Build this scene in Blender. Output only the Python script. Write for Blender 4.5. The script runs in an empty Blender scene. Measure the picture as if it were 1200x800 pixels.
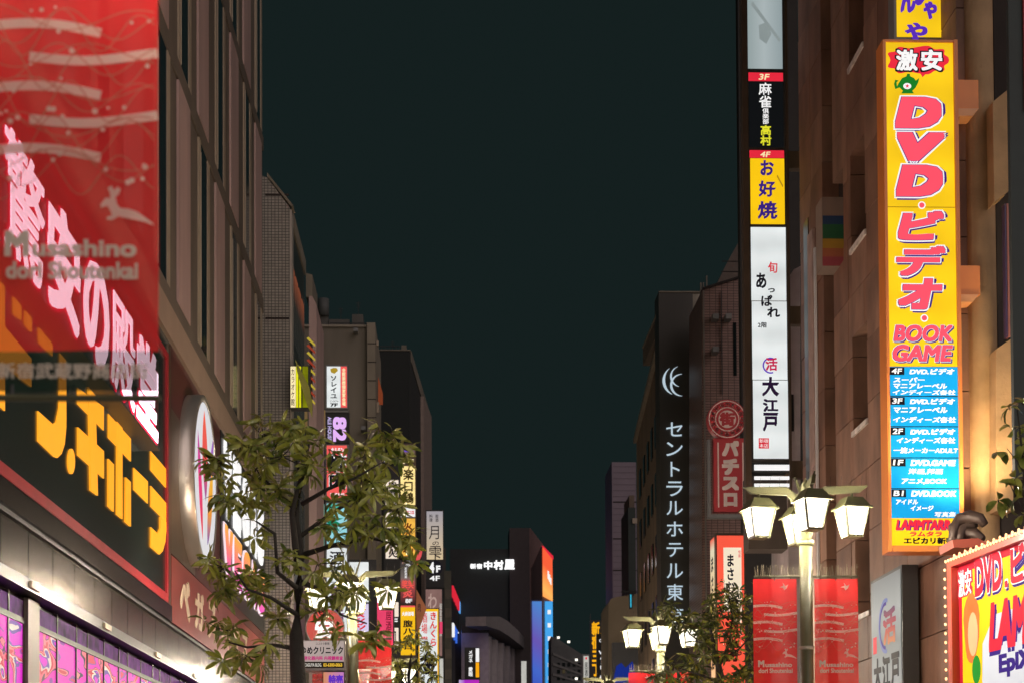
import bpy, math, random
from mathutils import Vector, Matrix
R = math.radians
random.seed(7)
sc = bpy.context.scene
COL = sc.collection

# ---------------------------------------------------------------- camera
F = 2000.0                      # focal length in photo pixels (1200 wide)
HOR, CX = 955.0, 600.0          # horizon row, centre column
YAW = math.atan(78 / F)
PITCH, ROLL = math.atan(F / 69000), -.0058
CY = HOR - F * math.tan(PITCH)          # row of the lens axis
ROT = Matrix.Rotation(-YAW, 3, 'Z') @ Matrix.Rotation(R(90) + PITCH, 3, 'X') @ Matrix.Rotation(ROLL, 3, 'Z')
CAMZ = 1.6
cam_d = bpy.data.cameras.new('camera')
cam_d.sensor_width = 36
cam_d.lens = 36 * F / 1200
cam_d.shift_y = (CY - 400) / 1200
cam_d.clip_start = .1
cam_d.clip_end = 2000
cam_d.dof.use_dof = True
cam_d.dof.focus_distance = 26
cam_d.dof.aperture_fstop = 3.6
cam = bpy.data.objects.new('camera', cam_d)
COL.objects.link(cam)
cam.location = (0, 0, CAMZ)
cam.rotation_euler = ROT.to_euler()
sc.camera = cam

# ---------------------------------------------------------------- world, added city-glow sun, exposure
w = bpy.data.worlds.new('World')
sc.world = w
w.use_nodes = True
nt = w.node_tree
bg = nt.nodes['Background']
bg.inputs[0].default_value = (.0073, .0137, .0135, 1)    # night sky over a lit city
bg.inputs[1].default_value = 1.0
fill_sun_d = bpy.data.lights.new('fill_sun', 'SUN')
fill_sun_d.energy = .9  # broad soft sun standing for city glow, added to brighten the facades
fill_sun_d.angle = R(60)
fill_sun_d.color = (1, .83, .82)
fill_sun = bpy.data.objects.new('fill_sun', fill_sun_d)
COL.objects.link(fill_sun)
fill_sun.rotation_euler = (R(66), 0, R(38))
sc.view_settings.view_transform = 'Standard'
sc.view_settings.look = 'None'
sc.view_settings.exposure = 0
sc.view_settings.gamma = 1
sc.cycles.use_denoising = True
sc.cycles.sample_clamp_indirect = 4
sc.cycles.max_bounces = 6
sc.cycles.diffuse_bounces = 3
sc.cycles.glossy_bounces = 3
sc.cycles.transparent_max_bounces = 12
sc.cycles.caustics_reflective = False
sc.cycles.caustics_refractive = False

# ---------------------------------------------------------------- pixel -> street geometry
def ray(px, py):
    return ROT @ Vector(((px - CX) / F, (CY - py) / F, -1))
def at(px, py, Y):
    d = ray(px, py)
    k = Y / d.y
    return Vector((d.x * k, Y, CAMZ + d.z * k))

# ---------------------------------------------------------------- materials
def c(r, g, b):
    f = lambda v: v / 255 / 12.92 if v / 255 <= .04045 else ((v / 255 + .055) / 1.055) ** 2.4
    return (f(r), f(g), f(b))
MATS = {}
def mat(name, col, rough=.7, metal=0, var=.12, scale=3, bump=.0, bscale=40, stretch=None, spec=.5):
    if name in MATS: return MATS[name]
    m = bpy.data.materials.new(name); MATS[name] = m
    m.use_nodes = True
    n = m.node_tree.nodes; l = m.node_tree.links
    p = n['Principled BSDF']
    p.inputs['Roughness'].default_value = rough
    p.inputs['Metallic'].default_value = metal
    p.inputs['Specular IOR Level'].default_value = spec
    tc = n.new('ShaderNodeTexCoord'); mp = n.new('ShaderNodeMapping')
    l.new(tc.outputs['Object'], mp.inputs[0])
    if stretch: mp.inputs['Scale'].default_value = stretch
    nz = n.new('ShaderNodeTexNoise'); nz.inputs['Scale'].default_value = scale
    nz.inputs['Detail'].default_value = 6
    l.new(mp.outputs[0], nz.inputs['Vector'])
    cr = n.new('ShaderNodeValToRGB')
    cr.color_ramp.elements[0].position = .3; cr.color_ramp.elements[1].position = .7
    cr.color_ramp.elements[0].color = tuple(max(0, x * (1 - var)) for x in col) + (1,)
    cr.color_ramp.elements[1].color = tuple(min(1, x * (1 + var)) for x in col) + (1,)
    l.new(nz.outputs[0], cr.inputs[0]); l.new(cr.outputs[0], p.inputs['Base Color'])
    if bump:
        nb = n.new('ShaderNodeTexNoise'); nb.inputs['Scale'].default_value = bscale
        nb.inputs['Detail'].default_value = 4
        l.new(mp.outputs[0], nb.inputs['Vector'])
        bp = n.new('ShaderNodeBump'); bp.inputs['Strength'].default_value = bump; bp.inputs['Distance'].default_value = .02
        l.new(nb.outputs[0], bp.inputs['Height']); l.new(bp.outputs[0], p.inputs['Normal'])
    return m
def lit(name, rgb, k=1.0, var=.06, scale=1.5, tubes=0):
    """backlit plastic or neon: gives off light"""
    if name in MATS: return MATS[name]
    m = bpy.data.materials.new(name); MATS[name] = m
    m.use_nodes = True
    n = m.node_tree.nodes; l = m.node_tree.links
    p = n['Principled BSDF']
    col = c(*rgb)
    p.inputs['Base Color'].default_value = tuple(x * .35 for x in col) + (1,)
    p.inputs['Roughness'].default_value = .6; p.inputs['Specular IOR Level'].default_value = .06
    tc = n.new('ShaderNodeTexCoord')
    nz = n.new('ShaderNodeTexNoise'); nz.inputs['Scale'].default_value = scale; nz.inputs['Detail'].default_value = 2
    l.new(tc.outputs['Object'], nz.inputs['Vector'])
    cr = n.new('ShaderNodeValToRGB')
    cr.color_ramp.elements[0].position = .3; cr.color_ramp.elements[1].position = .7
    cr.color_ramp.elements[0].color = tuple(max(0, x * (1 - var)) for x in col) + (1,)
    cr.color_ramp.elements[1].color = tuple(x * (1 + var) for x in col) + (1,)
    l.new(nz.outputs[0], cr.inputs[0]); l.new(cr.outputs[0], p.inputs['Emission Color'])
    p.inputs['Emission Strength'].default_value = k
    if tubes:      # fluorescent tubes behind the plastic: soft brighter rows every `tubes` metres
        sp = n.new('ShaderNodeSeparateXYZ'); l.new(tc.outputs['Object'], sp.inputs[0])
        a = n.new('ShaderNodeMath'); a.operation = 'MULTIPLY'; a.inputs[1].default_value = 2 * math.pi / tubes; l.new(sp.outputs[2], a.inputs[0])
        b = n.new('ShaderNodeMath'); b.operation = 'SINE'; l.new(a.outputs[0], b.inputs[0])
        d = n.new('ShaderNodeMath'); d.operation = 'MULTIPLY_ADD'; d.inputs[1].default_value = .07 * k; d.inputs[2].default_value = k; l.new(b.outputs[0], d.inputs[0])
        l.new(d.outputs[0], p.inputs['Emission Strength'])
    return m
def grad(name, stops, axis='Z', lo=0, hi=1, k=1.0):
    """lit panel whose print runs from one colour to the next"""
    if name in MATS: return MATS[name]
    m = bpy.data.materials.new(name); MATS[name] = m
    m.use_nodes = True
    n = m.node_tree.nodes; l = m.node_tree.links
    p = n['Principled BSDF']
    tc = n.new('ShaderNodeTexCoord'); sp = n.new('ShaderNodeSeparateXYZ'); mr = n.new('ShaderNodeMapRange')
    l.new(tc.outputs['Object'], sp.inputs[0]); l.new(sp.outputs[axis], mr.inputs[0])
    mr.inputs[1].default_value = lo; mr.inputs[2].default_value = hi
    cr = n.new('ShaderNodeValToRGB')
    e = cr.color_ramp.elements
    e[0].position, e[0].color = stops[0][0], c(*stops[0][1]) + (1,)
    e[1].position, e[1].color = stops[-1][0], c(*stops[-1][1]) + (1,)
    for ps, cc in stops[1:-1]:
        x = e.new(ps); x.color = c(*cc) + (1,)
    l.new(mr.outputs[0], cr.inputs[0]); l.new(cr.outputs[0], p.inputs['Emission Color'])
    p.inputs['Base Color'].default_value = (.05, .05, .05, 1)
    p.inputs['Specular IOR Level'].default_value = .06; p.inputs['Roughness'].default_value = .6
    p.inputs['Emission Strength'].default_value = k
    return m

M_black = mat('black_panel', (.012, .014, .014), .35)
M_dark = mat('dark_metal', (.03, .03, .03), .5)
M_bronze = mat('bronze_pole', (.12, .085, .06), .45, .3)
M_case = mat('grey_casing', (.22, .22, .21), .5, .2)
M_lamp = mat('olive_lamp_paint', (.08, .08, .036), .42, 0, .10, 9, .12, 60)
M_conc = mat('grey_brown_concrete', (.19, .165, .125), .9, 0, .32, .7, .25, 30, (1, 1, .2))
M_pink = mat('rose_panel', (.44, .305, .275), .55, 0, .14, 1.2, .15, 60, (1, 1, .25))
M_brown = mat('umber_panel', (.145, .115, .088), .6, 0, .16, 1.2, .15, 60, (1, 1, .25))
M_tan = mat('tan_fin', (.36, .29, .21), .5, 0, .10, 2)
M_glassd = mat('dark_glass', (.012, .018, .018), .12, 0, .2, 1)
M_stone = mat('brown_stone', (.20, .098, .058), .7, 0, .42, 1.6, .3, 30, (1, 1, .45))
M_stone2 = mat('brown_stone_light', (.235, .125, .078), .7, 0, .40, 1.9, .3, 30, (1, 1, .45))
M_joint = mat('dark_joint', (.03, .022, .018), .9)
M_orange = mat('orange_frame_paint', (.78, .25, .05), .32, 0, .06, 3)
M_white = mat('white_plastic', (.7, .7, .7), .4, 0, .05)
L_white = lit('lit_white', (226, 232, 232), .93, .10, 1.1, .62)
L_white2 = lit('lit_print_white', (245, 245, 245), .95, .02)
L_yellow = lit('lit_yellow', (250, 204, 28), .92, .12, 1.1, .7)
L_blue = lit('lit_blue', (22, 158, 222), .93, .12, 1.1, .7)
L_red = lit('lit_red', (228, 42, 62), .95, .05)
L_pinkred = lit('lit_pink_red', (250, 82, 104), .95, .05)
P_black = lit('print_black', (22, 20, 26), 1, .0)
P_navy = lit('print_navy', (54, 32, 122), 1, .0)
P_purple = lit('print_purple', (86, 44, 178), 1, .0)
P_red = lit('print_red', (205, 30, 50), 1, .0)

# ---------------------------------------------------------------- mesh helpers
def tag(o, label=None, cat=None, group=None, kind=None):
    if label: o['label'] = label
    if cat: o['category'] = cat
    if group: o['group'] = group
    if kind: o['kind'] = kind
    return o
def link(name, me, m, parent=None):
    o = bpy.data.objects.new(name, me)
    COL.objects.link(o)
    if m is not None:
        if len(me.materials) == 0: me.materials.append(m)
    if parent is not None: o.parent = parent
    return o
def empty(name, loc, rz, label, cat, group=None):
    o = bpy.data.objects.new(name, None)
    COL.objects.link(o)
    o.empty_display_size = .2
    o.location = loc; o.rotation_euler = (0, 0, rz)
    return tag(o, label, cat, group)
class MB:
    def __init__(s): s.v = []; s.f = []
    def box(s, x0, x1, y0, y1, z0, z1):
        b = len(s.v)
        s.v += [(x, y, z) for z in (z0, z1) for y in (y0, y1) for x in (x0, x1)]
        s.f += [tuple(b + i for i in q) for q in ((0, 2, 3, 1), (4, 5, 7, 6), (0, 1, 5, 4), (2, 6, 7, 3), (0, 4, 6, 2), (1, 3, 7, 5))]
        return s
    def prism(s, pts, y0, y1):
        """outline pts (x,z) pulled from y0 to y1"""
        b = len(s.v); n = len(pts)
        area = sum(pts[i][0] * pts[(i + 1) % n][1] - pts[(i + 1) % n][0] * pts[i][1] for i in range(n))
        if area < 0: pts = pts[::-1]
        if y0 > y1: y0, y1 = y1, y0
        s.v += [(x, y0, z) for x, z in pts] + [(x, y1, z) for x, z in pts]
        s.f.append(tuple(b + i for i in range(n)))
        s.f.append(tuple(b + n + i for i in reversed(range(n))))
        for i in range(n):
            j = (i + 1) % n
            s.f.append((b + j, b + i, b + n + i, b + n + j))
        return s
    def sheet(s, pts, y):
        b = len(s.v); n = len(pts)
        area = sum(pts[i][0] * pts[(i + 1) % n][1] - pts[(i + 1) % n][0] * pts[i][1] for i in range(n))
        if area < 0: pts = pts[::-1]
        s.v += [(x, y, z) for x, z in pts]; s.f.append(tuple(b + i for i in range(n)))
        return s
    def poly(s, pts):
        b = len(s.v); s.v += [tuple(p) for p in pts]; s.f.append(tuple(range(b, b + len(pts)))); return s
    def tube(s, pts, rad, n=8, cap=True):
        pts = [Vector(p) for p in pts]
        rr = rad if isinstance(rad, (list, tuple)) else [rad] * len(pts)
        b = len(s.v)
        up = Vector((0, 0, 1))
        for i, p in enumerate(pts):
            t = (pts[min(i + 1, len(pts) - 1)] - pts[max(i - 1, 0)]).normalized()
            a = t.cross(up)
            if a.length < .05: a = t.cross(Vector((1, 0, 0)))
            a.normalize(); q = a.cross(t)
            for k in range(n):
                an = 2 * math.pi * k / n
                s.v.append(tuple(p + (a * math.cos(an) + q * math.sin(an)) * rr[i]))
        for i in range(len(pts) - 1):
            for k in range(n):
                k2 = (k + 1) % n
                s.f.append((b + i * n + k, b + i * n + k2, b + (i + 1) * n + k2, b + (i + 1) * n + k))
        if cap:
            s.f.append(tuple(b + k for k in reversed(range(n))))
            e = b + (len(pts) - 1) * n
            s.f.append(tuple(e + k for k in range(n)))
        return s
    def frustum(s, x, y, z0, z1, a0, a1, rot=0):
        """square frustum: half widths a0 at z0 and a1 at z1"""
        b = len(s.v)
        for z, a in ((z0, a0), (z1, a1)):
            for k in range(4):
                an = rot + math.pi / 4 + k * math.pi / 2
                s.v.append((x + a * 1.4142 * math.cos(an), y + a * 1.4142 * math.sin(an), z))
        s.f += [(b + 3, b + 2, b + 1, b), (b + 4, b + 5, b + 6, b + 7)]
        for k in range(4):
            k2 = (k + 1) % 4
            s.f.append((b + k, b + k2, b + 4 + k2, b + 4 + k))
        return s
    def build(s, name, m, parent=None, smooth=False):
        me = bpy.data.meshes.new(name)
        me.from_pydata(s.v, [], s.f)
        me.update()
        if smooth: me.polygons.foreach_set('use_smooth', [True] * len(me.polygons))
        return link(name, me, m, parent)
def bevel(o, wd=.01, seg=2):
    md = o.modifiers.new('bevel', 'BEVEL'); md.width = wd; md.segments = seg; md.limit_method = 'ANGLE'; return o
def circle(x, z, rx, rz=None, n=32, a0=0, a1=360):
    rz = rz or rx
    st = n if a1 - a0 == 360 else n + 1
    return [(x + rx * math.cos(R(a0 + (a1 - a0) * i / n)), z + rz * math.sin(R(a0 + (a1 - a0) * i / n))) for i in range(st)]
def arc(x, z, r0, r1, a0, a1, n=20):
    """crescent or ring segment outline, r1 outside"""
    o = [(x + r1 * math.cos(R(a0 + (a1 - a0) * i / n)), z + r1 * math.sin(R(a0 + (a1 - a0) * i / n))) for i in range(n + 1)]
    i_ = [(x + r0 * math.cos(R(a1 - (a1 - a0) * i / n)), z + r0 * math.sin(R(a1 - (a1 - a0) * i / n))) for i in range(n + 1)]
    return o + i_

# ---------------------------------------------------------------- lettering
GL = {}
def glyph(s, off=.0, ext=0.0, shear=0.0):
    """vertices (x,y up,z thick) and faces of a line of type in em units"""
    k = (s, off, ext, shear)
    if k in GL: return GL[k]
    cu = bpy.data.curves.new('type', 'FONT')
    cu.body = s; cu.resolution_u = 3; cu.extrude = ext; cu.shear = shear
    o = bpy.data.objects.new('type', cu)
    COL.objects.link(o)
    dg = bpy.context.evaluated_depsgraph_get()
    me = bpy.data.meshes.new_from_object(o.evaluated_get(dg))
    v0 = [tuple(q.co) for q in me.vertices]; f0 = [tuple(p.vertices) for p in me.polygons]
    v, f = [], []
    nd = 0 if off < .006 else (8 if off < .05 else 16)
    for i in range(nd + 1):          # heavier weight: the strokes laid again round the centre, each a hair deeper
        dx = dy = 0.0
        if i:
            cc, ss = math.cos(2 * math.pi * i / nd), math.sin(2 * math.pi * i / nd)
            q_ = off / max(abs(cc), abs(ss)); dx, dy = q_ * cc, q_ * ss
        b = len(v)
        v += [(q[0] + dx, q[1] + dy, q[2] - .0005 * i) for q in v0]; f += [tuple(b + j for j in q) for q in f0]
    bpy.data.objects.remove(o); bpy.data.curves.remove(cu); bpy.data.meshes.remove(me)
    GL[k] = (v, f)
    return GL[k]
class Face:
    """a vertical plane: origin on it (bottom left seen from the front) and heading of its local x"""
    def __init__(s, root, O, a):
        s.root, s.O, s.a = root, Vector(O), a
        s.ux = Vector((math.cos(a), math.sin(a), 0)); s.n = Vector((-math.sin(a), math.cos(a), 0))
    def L(s, px, py):
        d = ray(px, py); cp = Vector((0, 0, CAMZ))
        t = (s.O - cp).dot(s.n) / d.dot(s.n)
        P = cp + d * t - s.O
        return (P.dot(s.ux), P.z)
    def ext(s, p):
        ym, xm = (p[1] + p[3]) / 2, (p[0] + p[2]) / 2
        return s.L(p[0], ym)[0], s.L(p[2], ym)[0], s.L(xm, p[3])[1], s.L(xm, p[1])[1]
    def rect(s, name, p, m, y0=-.0, y1=None, inset=0):
        """p = px0,py0,px1,py1 (image corners); sheet at local y0 or a box y0..y1"""
        x0, x1, z0, z1 = s.ext(p)
        b = MB()
        if y1 is None: b.sheet([(x0, z0), (x1, z0), (x1, z1), (x0, z1)], y0)
        else: b.box(min(x0, x1), max(x0, x1), min(y0, y1), max(y0, y1), min(z0, z1), max(z0, z1))
        return b.build(name, m, s.root)
    row = None      # row at which a flank's columns were read; plumb lines lean slightly in the photo
    def poly(s, name, pts, m, y0, y1=None):
        if s.row is not None: pts = [(p[0] + (p[1] - s.row) * (p[0] - 200) * 1.45e-5, p[1]) for p in pts]
        q = [s.L(*p) for p in pts]
        b = MB()
        if y1 is None: b.sheet(q, y0)
        else: b.prism(q, y0, y1)
        return b.build(name, m, s.root)
    def put(s, V, Fc, name, m):
        me = bpy.data.meshes.new(name)
        me.from_pydata(V, [], Fc); me.update()
        return link(name, me, m, s.root)
    def text(s, t, p, m, y=-.004, off=.012, shear=0.0, ext=0.0, name='lettering', rot=False):
        """one line fitted to the rectangle p (photo pixels)"""
        x0, x1, z0, z1 = s.ext(p)
        return s.text_m(t, x0, z0, x1, z1, m, y, off, shear, ext, name, rot)
    def text_m(s, t, x0, z0, x1, z1, m, y=-.004, off=.012, shear=0., ext=0., name='lettering', rot=False):
        v, f = glyph(t, off, ext, shear)
        if rot:  v = [(q[1], -q[0], q[2]) for q in v]
        ax, bx = min(q[0] for q in v), max(q[0] for q in v)
        ay, by = min(q[1] for q in v), max(q[1] for q in v)
        kx = (x1 - x0) / max(bx - ax, 1e-6); ky = (z1 - z0) / max(by - ay, 1e-6)
        V = [(x0 + (q[0] - ax) * kx, y - q[2] * min(kx, ky), z0 + (q[1] - ay) * ky) for q in v]
        return s.put(V, f, name, m)
    def vtext(s, t, p, m, y=-.004, off=.012, ext=0., name='lettering', split=False, shear=0.):
        """a column of characters filling the rectangle p"""
        x0, x1, z0, z1 = s.ext(p)
        n = len(t); h = (z1 - z0) / n; V = []; Fc = []; out = []
        for i, ch in enumerate(t):
            if ch in ' 　': continue
            v, f = glyph(ch, off, ext, shear)
            if ch in 'ー-|' : v = [(q[1] + .12, .88 - q[0], q[2]) for q in v]
            if ch.isascii():
                ax = sum(q[0] for q in v) / len(v); v = [(q[0] - ax + .5, q[1] + .05, q[2]) for q in v]
            zb = z1 - (i + 1) * h
            W = [(x0 + q[0] * (x1 - x0), y - q[2] * (x1 - x0), zb + (q[1] + .12) * h) for q in v]
            if split: out.append(s.put(W, f, 'letter', m))
            else:
                b = len(V); V += W; Fc += [tuple(b + j for j in q) for q in f]
        return out if split else s.put(V, Fc, name, m)
def frontal(name, p, Y, label, cat, group=None, a=0.0):
    """thing standing square to the street, its lower left corner at pixel p[0],p[3] and depth Y"""
    O = at(p[0], p[3], Y)
    r = empty(name, O, a, label, cat, group)
    return Face(r, O, a)
def on_left(name, X, Y0, z, label, cat, group=None, head=0.0):
    O = Vector((X, Y0, z)); a = R(90) - head
    return Face(empty(name, O, a, label, cat, group), O, a)
def on_right(name, X, Y0, z, label, cat, group=None, head=0.0):
    O = Vector((X, Y0, z)); a = R(-90) - head
    return Face(empty(name, O, a, label, cat, group), O, a)
#@@SETTING
# ---------------------------------------------------------------- ground
def sheet_xy(name, x0, x1, y0, y1, z, m, z0=None):
    b = MB()
    if z0 is None: b.poly([(x0, y0, z), (x1, y0, z), (x1, y1, z), (x0, y1, z)])
    else: b.box(x0, x1, y0, y1, z0, z)
    o = b.build(name, m); o['kind'] = 'structure'; return o
M_asph = mat('asphalt', (.05, .05, .05), .8, 0, .25, 2, .3, 90)
M_pave = mat('paving', (.22, .20, .18), .8, 0, .15, 3, .2, 20)
sheet_xy('ground', -600, 600, -200, 1200, -.02, mat('ground', (.06, .06, .06), .9))
sheet_xy('road', -1.15, 3.95, -60, 400, -.006, M_asph)
sheet_xy('pavement_left', -4.62, -1.3, -60, 400, .12, M_pave, -.015)
sheet_xy('pavement_right', 4.1, 7.02, -60, 400, .12, M_pave, -.015)
M_kerb = mat('kerb_stone', (.3, .3, .28), .8)
sheet_xy('kerb_left', -1.3, -1.15, -60, 400, .125, M_kerb, -.012)
sheet_xy('kerb_right', 3.95, 4.1, -60, 400, .125, M_kerb, -.012)

# ---------------------------------------------------------------- street lamps
L_lantern = bpy.data.materials.new('lantern_glass'); L_lantern.use_nodes = True
_n = L_lantern.node_tree.nodes; _l = L_lantern.node_tree.links; _n.clear()
_o = _n.new('ShaderNodeOutputMaterial'); _m = _n.new('ShaderNodeMixShader'); _t = _n.new('ShaderNodeBsdfTransparent'); _e = _n.new('ShaderNodeEmission')
_e.inputs[0].default_value = (1, .93, .80, 1); _e.inputs[1].default_value = 2.6; _m.inputs[0].default_value = .45
_l.new(_t.outputs[0], _m.inputs[1]); _l.new(_e.outputs[0], _m.inputs[2]); _l.new(_m.outputs[0], _o.inputs[0])
BULB_D = bpy.data.lights.new('bulb_light', 'POINT'); BULB_D.energy = 330; BULB_D.shadow_soft_size = .07; BULB_D.color = (1, .86, .68)
def make_lamp():
    t = empty('street_lamp', (0, 0, .12), 0, None, 'street lamp')
    PZ = 5.22                                        # pole top above pavement
    b = MB(); b.frustum(0, 0, 0, .35, .15, .13); b.tube([(0, 0, .3), (0, 0, PZ - .55)], .078, 12)
    b.build('pole', M_lamp, t, True)
    b = MB(); b.tube([(0, 0, PZ - .56), (0, 0, PZ - .50), (0, 0, PZ - .49), (0, 0, PZ)], [.10, .10, .062, .055], 12)
    b.build('pole_top', M_lamp, t, True)
    for k in range(2):
        b = MB(); b.tube([(0, 0, 3.42 - .48 * k), (0, 0, 3.46 - .48 * k)], .092, 12)
        b.build('clamp', mat('pole_clamp', (.45, .44, .36), .4, .4), t, True)
    # four lanterns on cranked flat arms
    for k in range(4):
        an = R(-4 + 90 * k); d = Vector((math.cos(an), math.sin(an), 0)); s_ = Vector((-d.y, d.x, 0))
        prof = [(.0, -.10), (.05, -.12), (.22, .10), (.64, .12), (.74, .20), (.22, .20), (.10, .10), (.02, .06)]
        b = MB(); n = len(prof)
        for sg in (-1, 1):
            for r_, z_ in prof: b.v.append(tuple(d * r_ + s_ * (.022 * sg) + Vector((0, 0, PZ - .06 + z_))))
        b.f.append(tuple(range(n))); b.f.append(tuple(n + i for i in reversed(range(n))))
        for i in range(n): j = (i + 1) % n; b.f.append((j, i, n + i, n + j))
        b.build('arm', M_lamp, t)
        p = d * .55; z = PZ + .02
        rot = an + R(16) if k % 2 else an + R(16)
        b = MB()
        b.tube([(p.x, p.y, z - .02), (p.x, p.y, z + .08)], .018, 8)
        b.frustum(p.x, p.y, z - .13, z - .02, .165, .095, rot)
        b.frustum(p.x, p.y, z - .155, z - .13, .19, .18, rot)
        lan = b.build('lantern', M_lamp, t)
        b = MB(); b.frustum(p.x, p.y, z - .47, z - .157, .088, .150, rot)
        b.build('glass', L_lantern, lan)
        b = MB()
        for q in range(4):
            a2 = rot + R(45 + 90 * q); e = Vector((math.cos(a2), math.sin(a2), 0)) * 1.414
            b.tube([tuple(p + e * .152 + Vector((0, 0, z - .155))), tuple(p + e * .091 + Vector((0, 0, z - .48)))], .013, 5)
        b.frustum(p.x, p.y, z - .495, z - .471, .095, .102, rot)
        b.build('lantern_frame', M_lamp, lan)
        bl = bpy.data.objects.new('bulb_light', BULB_D); COL.objects.link(bl); bl.parent = lan; bl.location = (p.x, p.y, z - .36)
        # bird spikes on the arm
        b = MB()
        for q in range(4):
            r_ = .3 + .12 * q; o_ = d * r_
            b.tube([(o_.x, o_.y, PZ + .13), (o_.x + .02 * math.sin(q * 7), o_.y, PZ + .26)], .0022, 3)
        b.build('bird_spikes', M_dark, t)['kind'] = 'stuff'
    # leaf ornaments above the pole
    for q, (dx, h_) in enumerate(((-.05, .34), (.08, .27), (.02, .22))):
        a2 = R(20 + 120 * q); e = Vector((math.cos(a2), math.sin(a2), 0)); s_ = Vector((-e.y, e.x, 0))
        b = MB(); row = [(0, .03), (.33, .055), (.66, .045), (1, .002)]
        for f_, wd in row:
            o_ = e * (.03 + .10 * f_) + Vector((0, 0, PZ + h_ * f_))
            b.v += [tuple(o_ - s_ * wd), tuple(o_ + e * .018), tuple(o_ + s_ * wd)]
        for i in range(3):
            b.f += [(3 * i, 3 * i + 1, 3 * i + 4, 3 * i + 3), (3 * i + 1, 3 * i + 2, 3 * i + 5, 3 * i + 4)]
        b.build('leaf_ornament', M_lamp, t, True)
    # banner bars with a comb of spikes
    for sg in (-1, 1):
        for bz, br_ in ((4.29, .014), (2.78, .011)):
            b = MB(); b.tube([(.05 * sg, 0, bz), (.62 * sg, 0, bz)], br_, 6)
            b.build('banner_bar', mat('banner_bar_paint', (.10, .10, .06), .5, .3), t)
        b = MB()
        for q in range(26):
            x = (.08 + .021 * q) * sg; h_ = .09 + .05 * random.random()
            b.tube([(x, 0, 4.30), (x + random.uniform(-.015, .015), random.uniform(-.03, .03), 4.30 + h_)], .0028, 3)
        b.build('bird_spikes', mat('spike_wire', (.30, .27, .18), .4, .4), t)['kind'] = 'stuff'
    return t
def kids(o): return [x for x in bpy.data.objects if x.parent == o]
def copy_tree(o, parent=None):
    n = o.copy(); COL.objects.link(n)
    if parent: n.parent = parent
    for ch in kids(o): copy_tree(ch, n)
    return n
lamp0 = make_lamp()
LAMPS = [(4.28, 20, 'four-lantern olive street lamp between two red banners at right'),
         (4.22, 33.2, 'four-lantern street lamp in front of the black hotel blade sign'),
         (4.6, 48, 'far four-lantern street lamp whose arms just rise into view by the yellow stacked sign'),
         (-1.50, 5.3, 'nearest street lamp, carrying the big red banner at the left edge'),
         (-1.46, 27, 'four-lantern street lamp behind the leafy tree, banners on both sides'),
         (-1.43, 42, 'small distant street lamp in front of the yellow brush-lettered signs'),
         (4.28, 6.6, 'street lamp on the right kerb nearest the camera'),
         (4.28, -7, 'street lamp on the right kerb behind the camera'),
         (-1.5, -9, 'street lamp on the left kerb behind the camera'),
         (5.9, 66, 'street lamp far down the right kerb'),
         (-.6, 64, 'street lamp far down the left kerb'), (1.4, 92, 'street lamp beyond the stacked restaurant signs')]
for i, (x, y, lb) in enumerate(LAMPS):
    o = lamp0 if i == 0 else copy_tree(lamp0)
    o.location = (x, y, .12 if y < 60 else 0); o['label'] = lb; o['group'] = 'four-lantern street lamps'

# ---------------------------------------------------------------- red banners
def cloth(name, col, tr=.22, k=.0):
    m = bpy.data.materials.new(name); m.use_nodes = True
    n = m.node_tree.nodes; l = m.node_tree.links; n.clear()
    out = n.new('ShaderNodeOutputMaterial'); mx = n.new('ShaderNodeMixShader'); mx2 = n.new('ShaderNodeMixShader')
    df = n.new('ShaderNodeBsdfDiffuse'); tl = n.new('ShaderNodeBsdfTranslucent'); tp = n.new('ShaderNodeBsdfTransparent')
    tc = n.new('ShaderNodeTexCoord'); nz = n.new('ShaderNodeTexNoise'); nz.inputs['Scale'].default_value = 2.2
    cr = n.new('ShaderNodeValToRGB'); cr.color_ramp.elements[0].position = .3; cr.color_ramp.elements[1].position = .75
    cr.color_ramp.elements[0].color = tuple(x * .88 for x in col) + (1,); cr.color_ramp.elements[1].color = tuple(min(1, x * 1.1) for x in col) + (1,)
    l.new(tc.outputs['Object'], nz.inputs['Vector']); l.new(nz.outputs[0], cr.inputs[0])
    l.new(cr.outputs[0], df.inputs[0]); l.new(cr.outputs[0], tl.inputs[0])
    tp.inputs[0].default_value = (1, .93, .93, 1)
    mx.inputs[0].default_value = .5; l.new(df.outputs[0], mx.inputs[1]); l.new(tl.outputs[0], mx.inputs[2])
    mx2.inputs[0].default_value = tr; l.new(mx.outputs[0], mx2.inputs[1]); l.new(tp.outputs[0], mx2.inputs[2])
    l.new(mx2.outputs[0], out.inputs[0])
    return m
M_red = cloth('red_banner_cloth', (.88, .045, .05), .21)
M_cream = cloth('cream_banner_print', (.95, .86, .78), .15)
M_thin = cloth('thin_banner_print', (.80, .36, .25), .35)
M_bdark = cloth('dark_banner_cloth', (.02, .045, .035), .14)
BW, BH = .52, 1.46
def ribbon(b, pts, wd, y):
    n = len(pts)
    for i, (x, z) in enumerate(pts):
        a_ = pts[max(i - 1, 0)]; c_ = pts[min(i + 1, n - 1)]
        dx, dz = c_[0] - a_[0], c_[1] - a_[1]; L_ = math.hypot(dx, dz) or 1
        nx, nz_ = -dz / L_ * wd / 2, dx / L_ * wd / 2
        b.v += [(x + nx, y, z + nz_), (x - nx, y, z - nz_)]
    s0 = len(b.v) - 2 * n
    for i in range(n - 1): b.f.append((s0 + 2 * i, s0 + 2 * i + 1, s0 + 2 * i + 3, s0 + 2 * i + 2))
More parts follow.
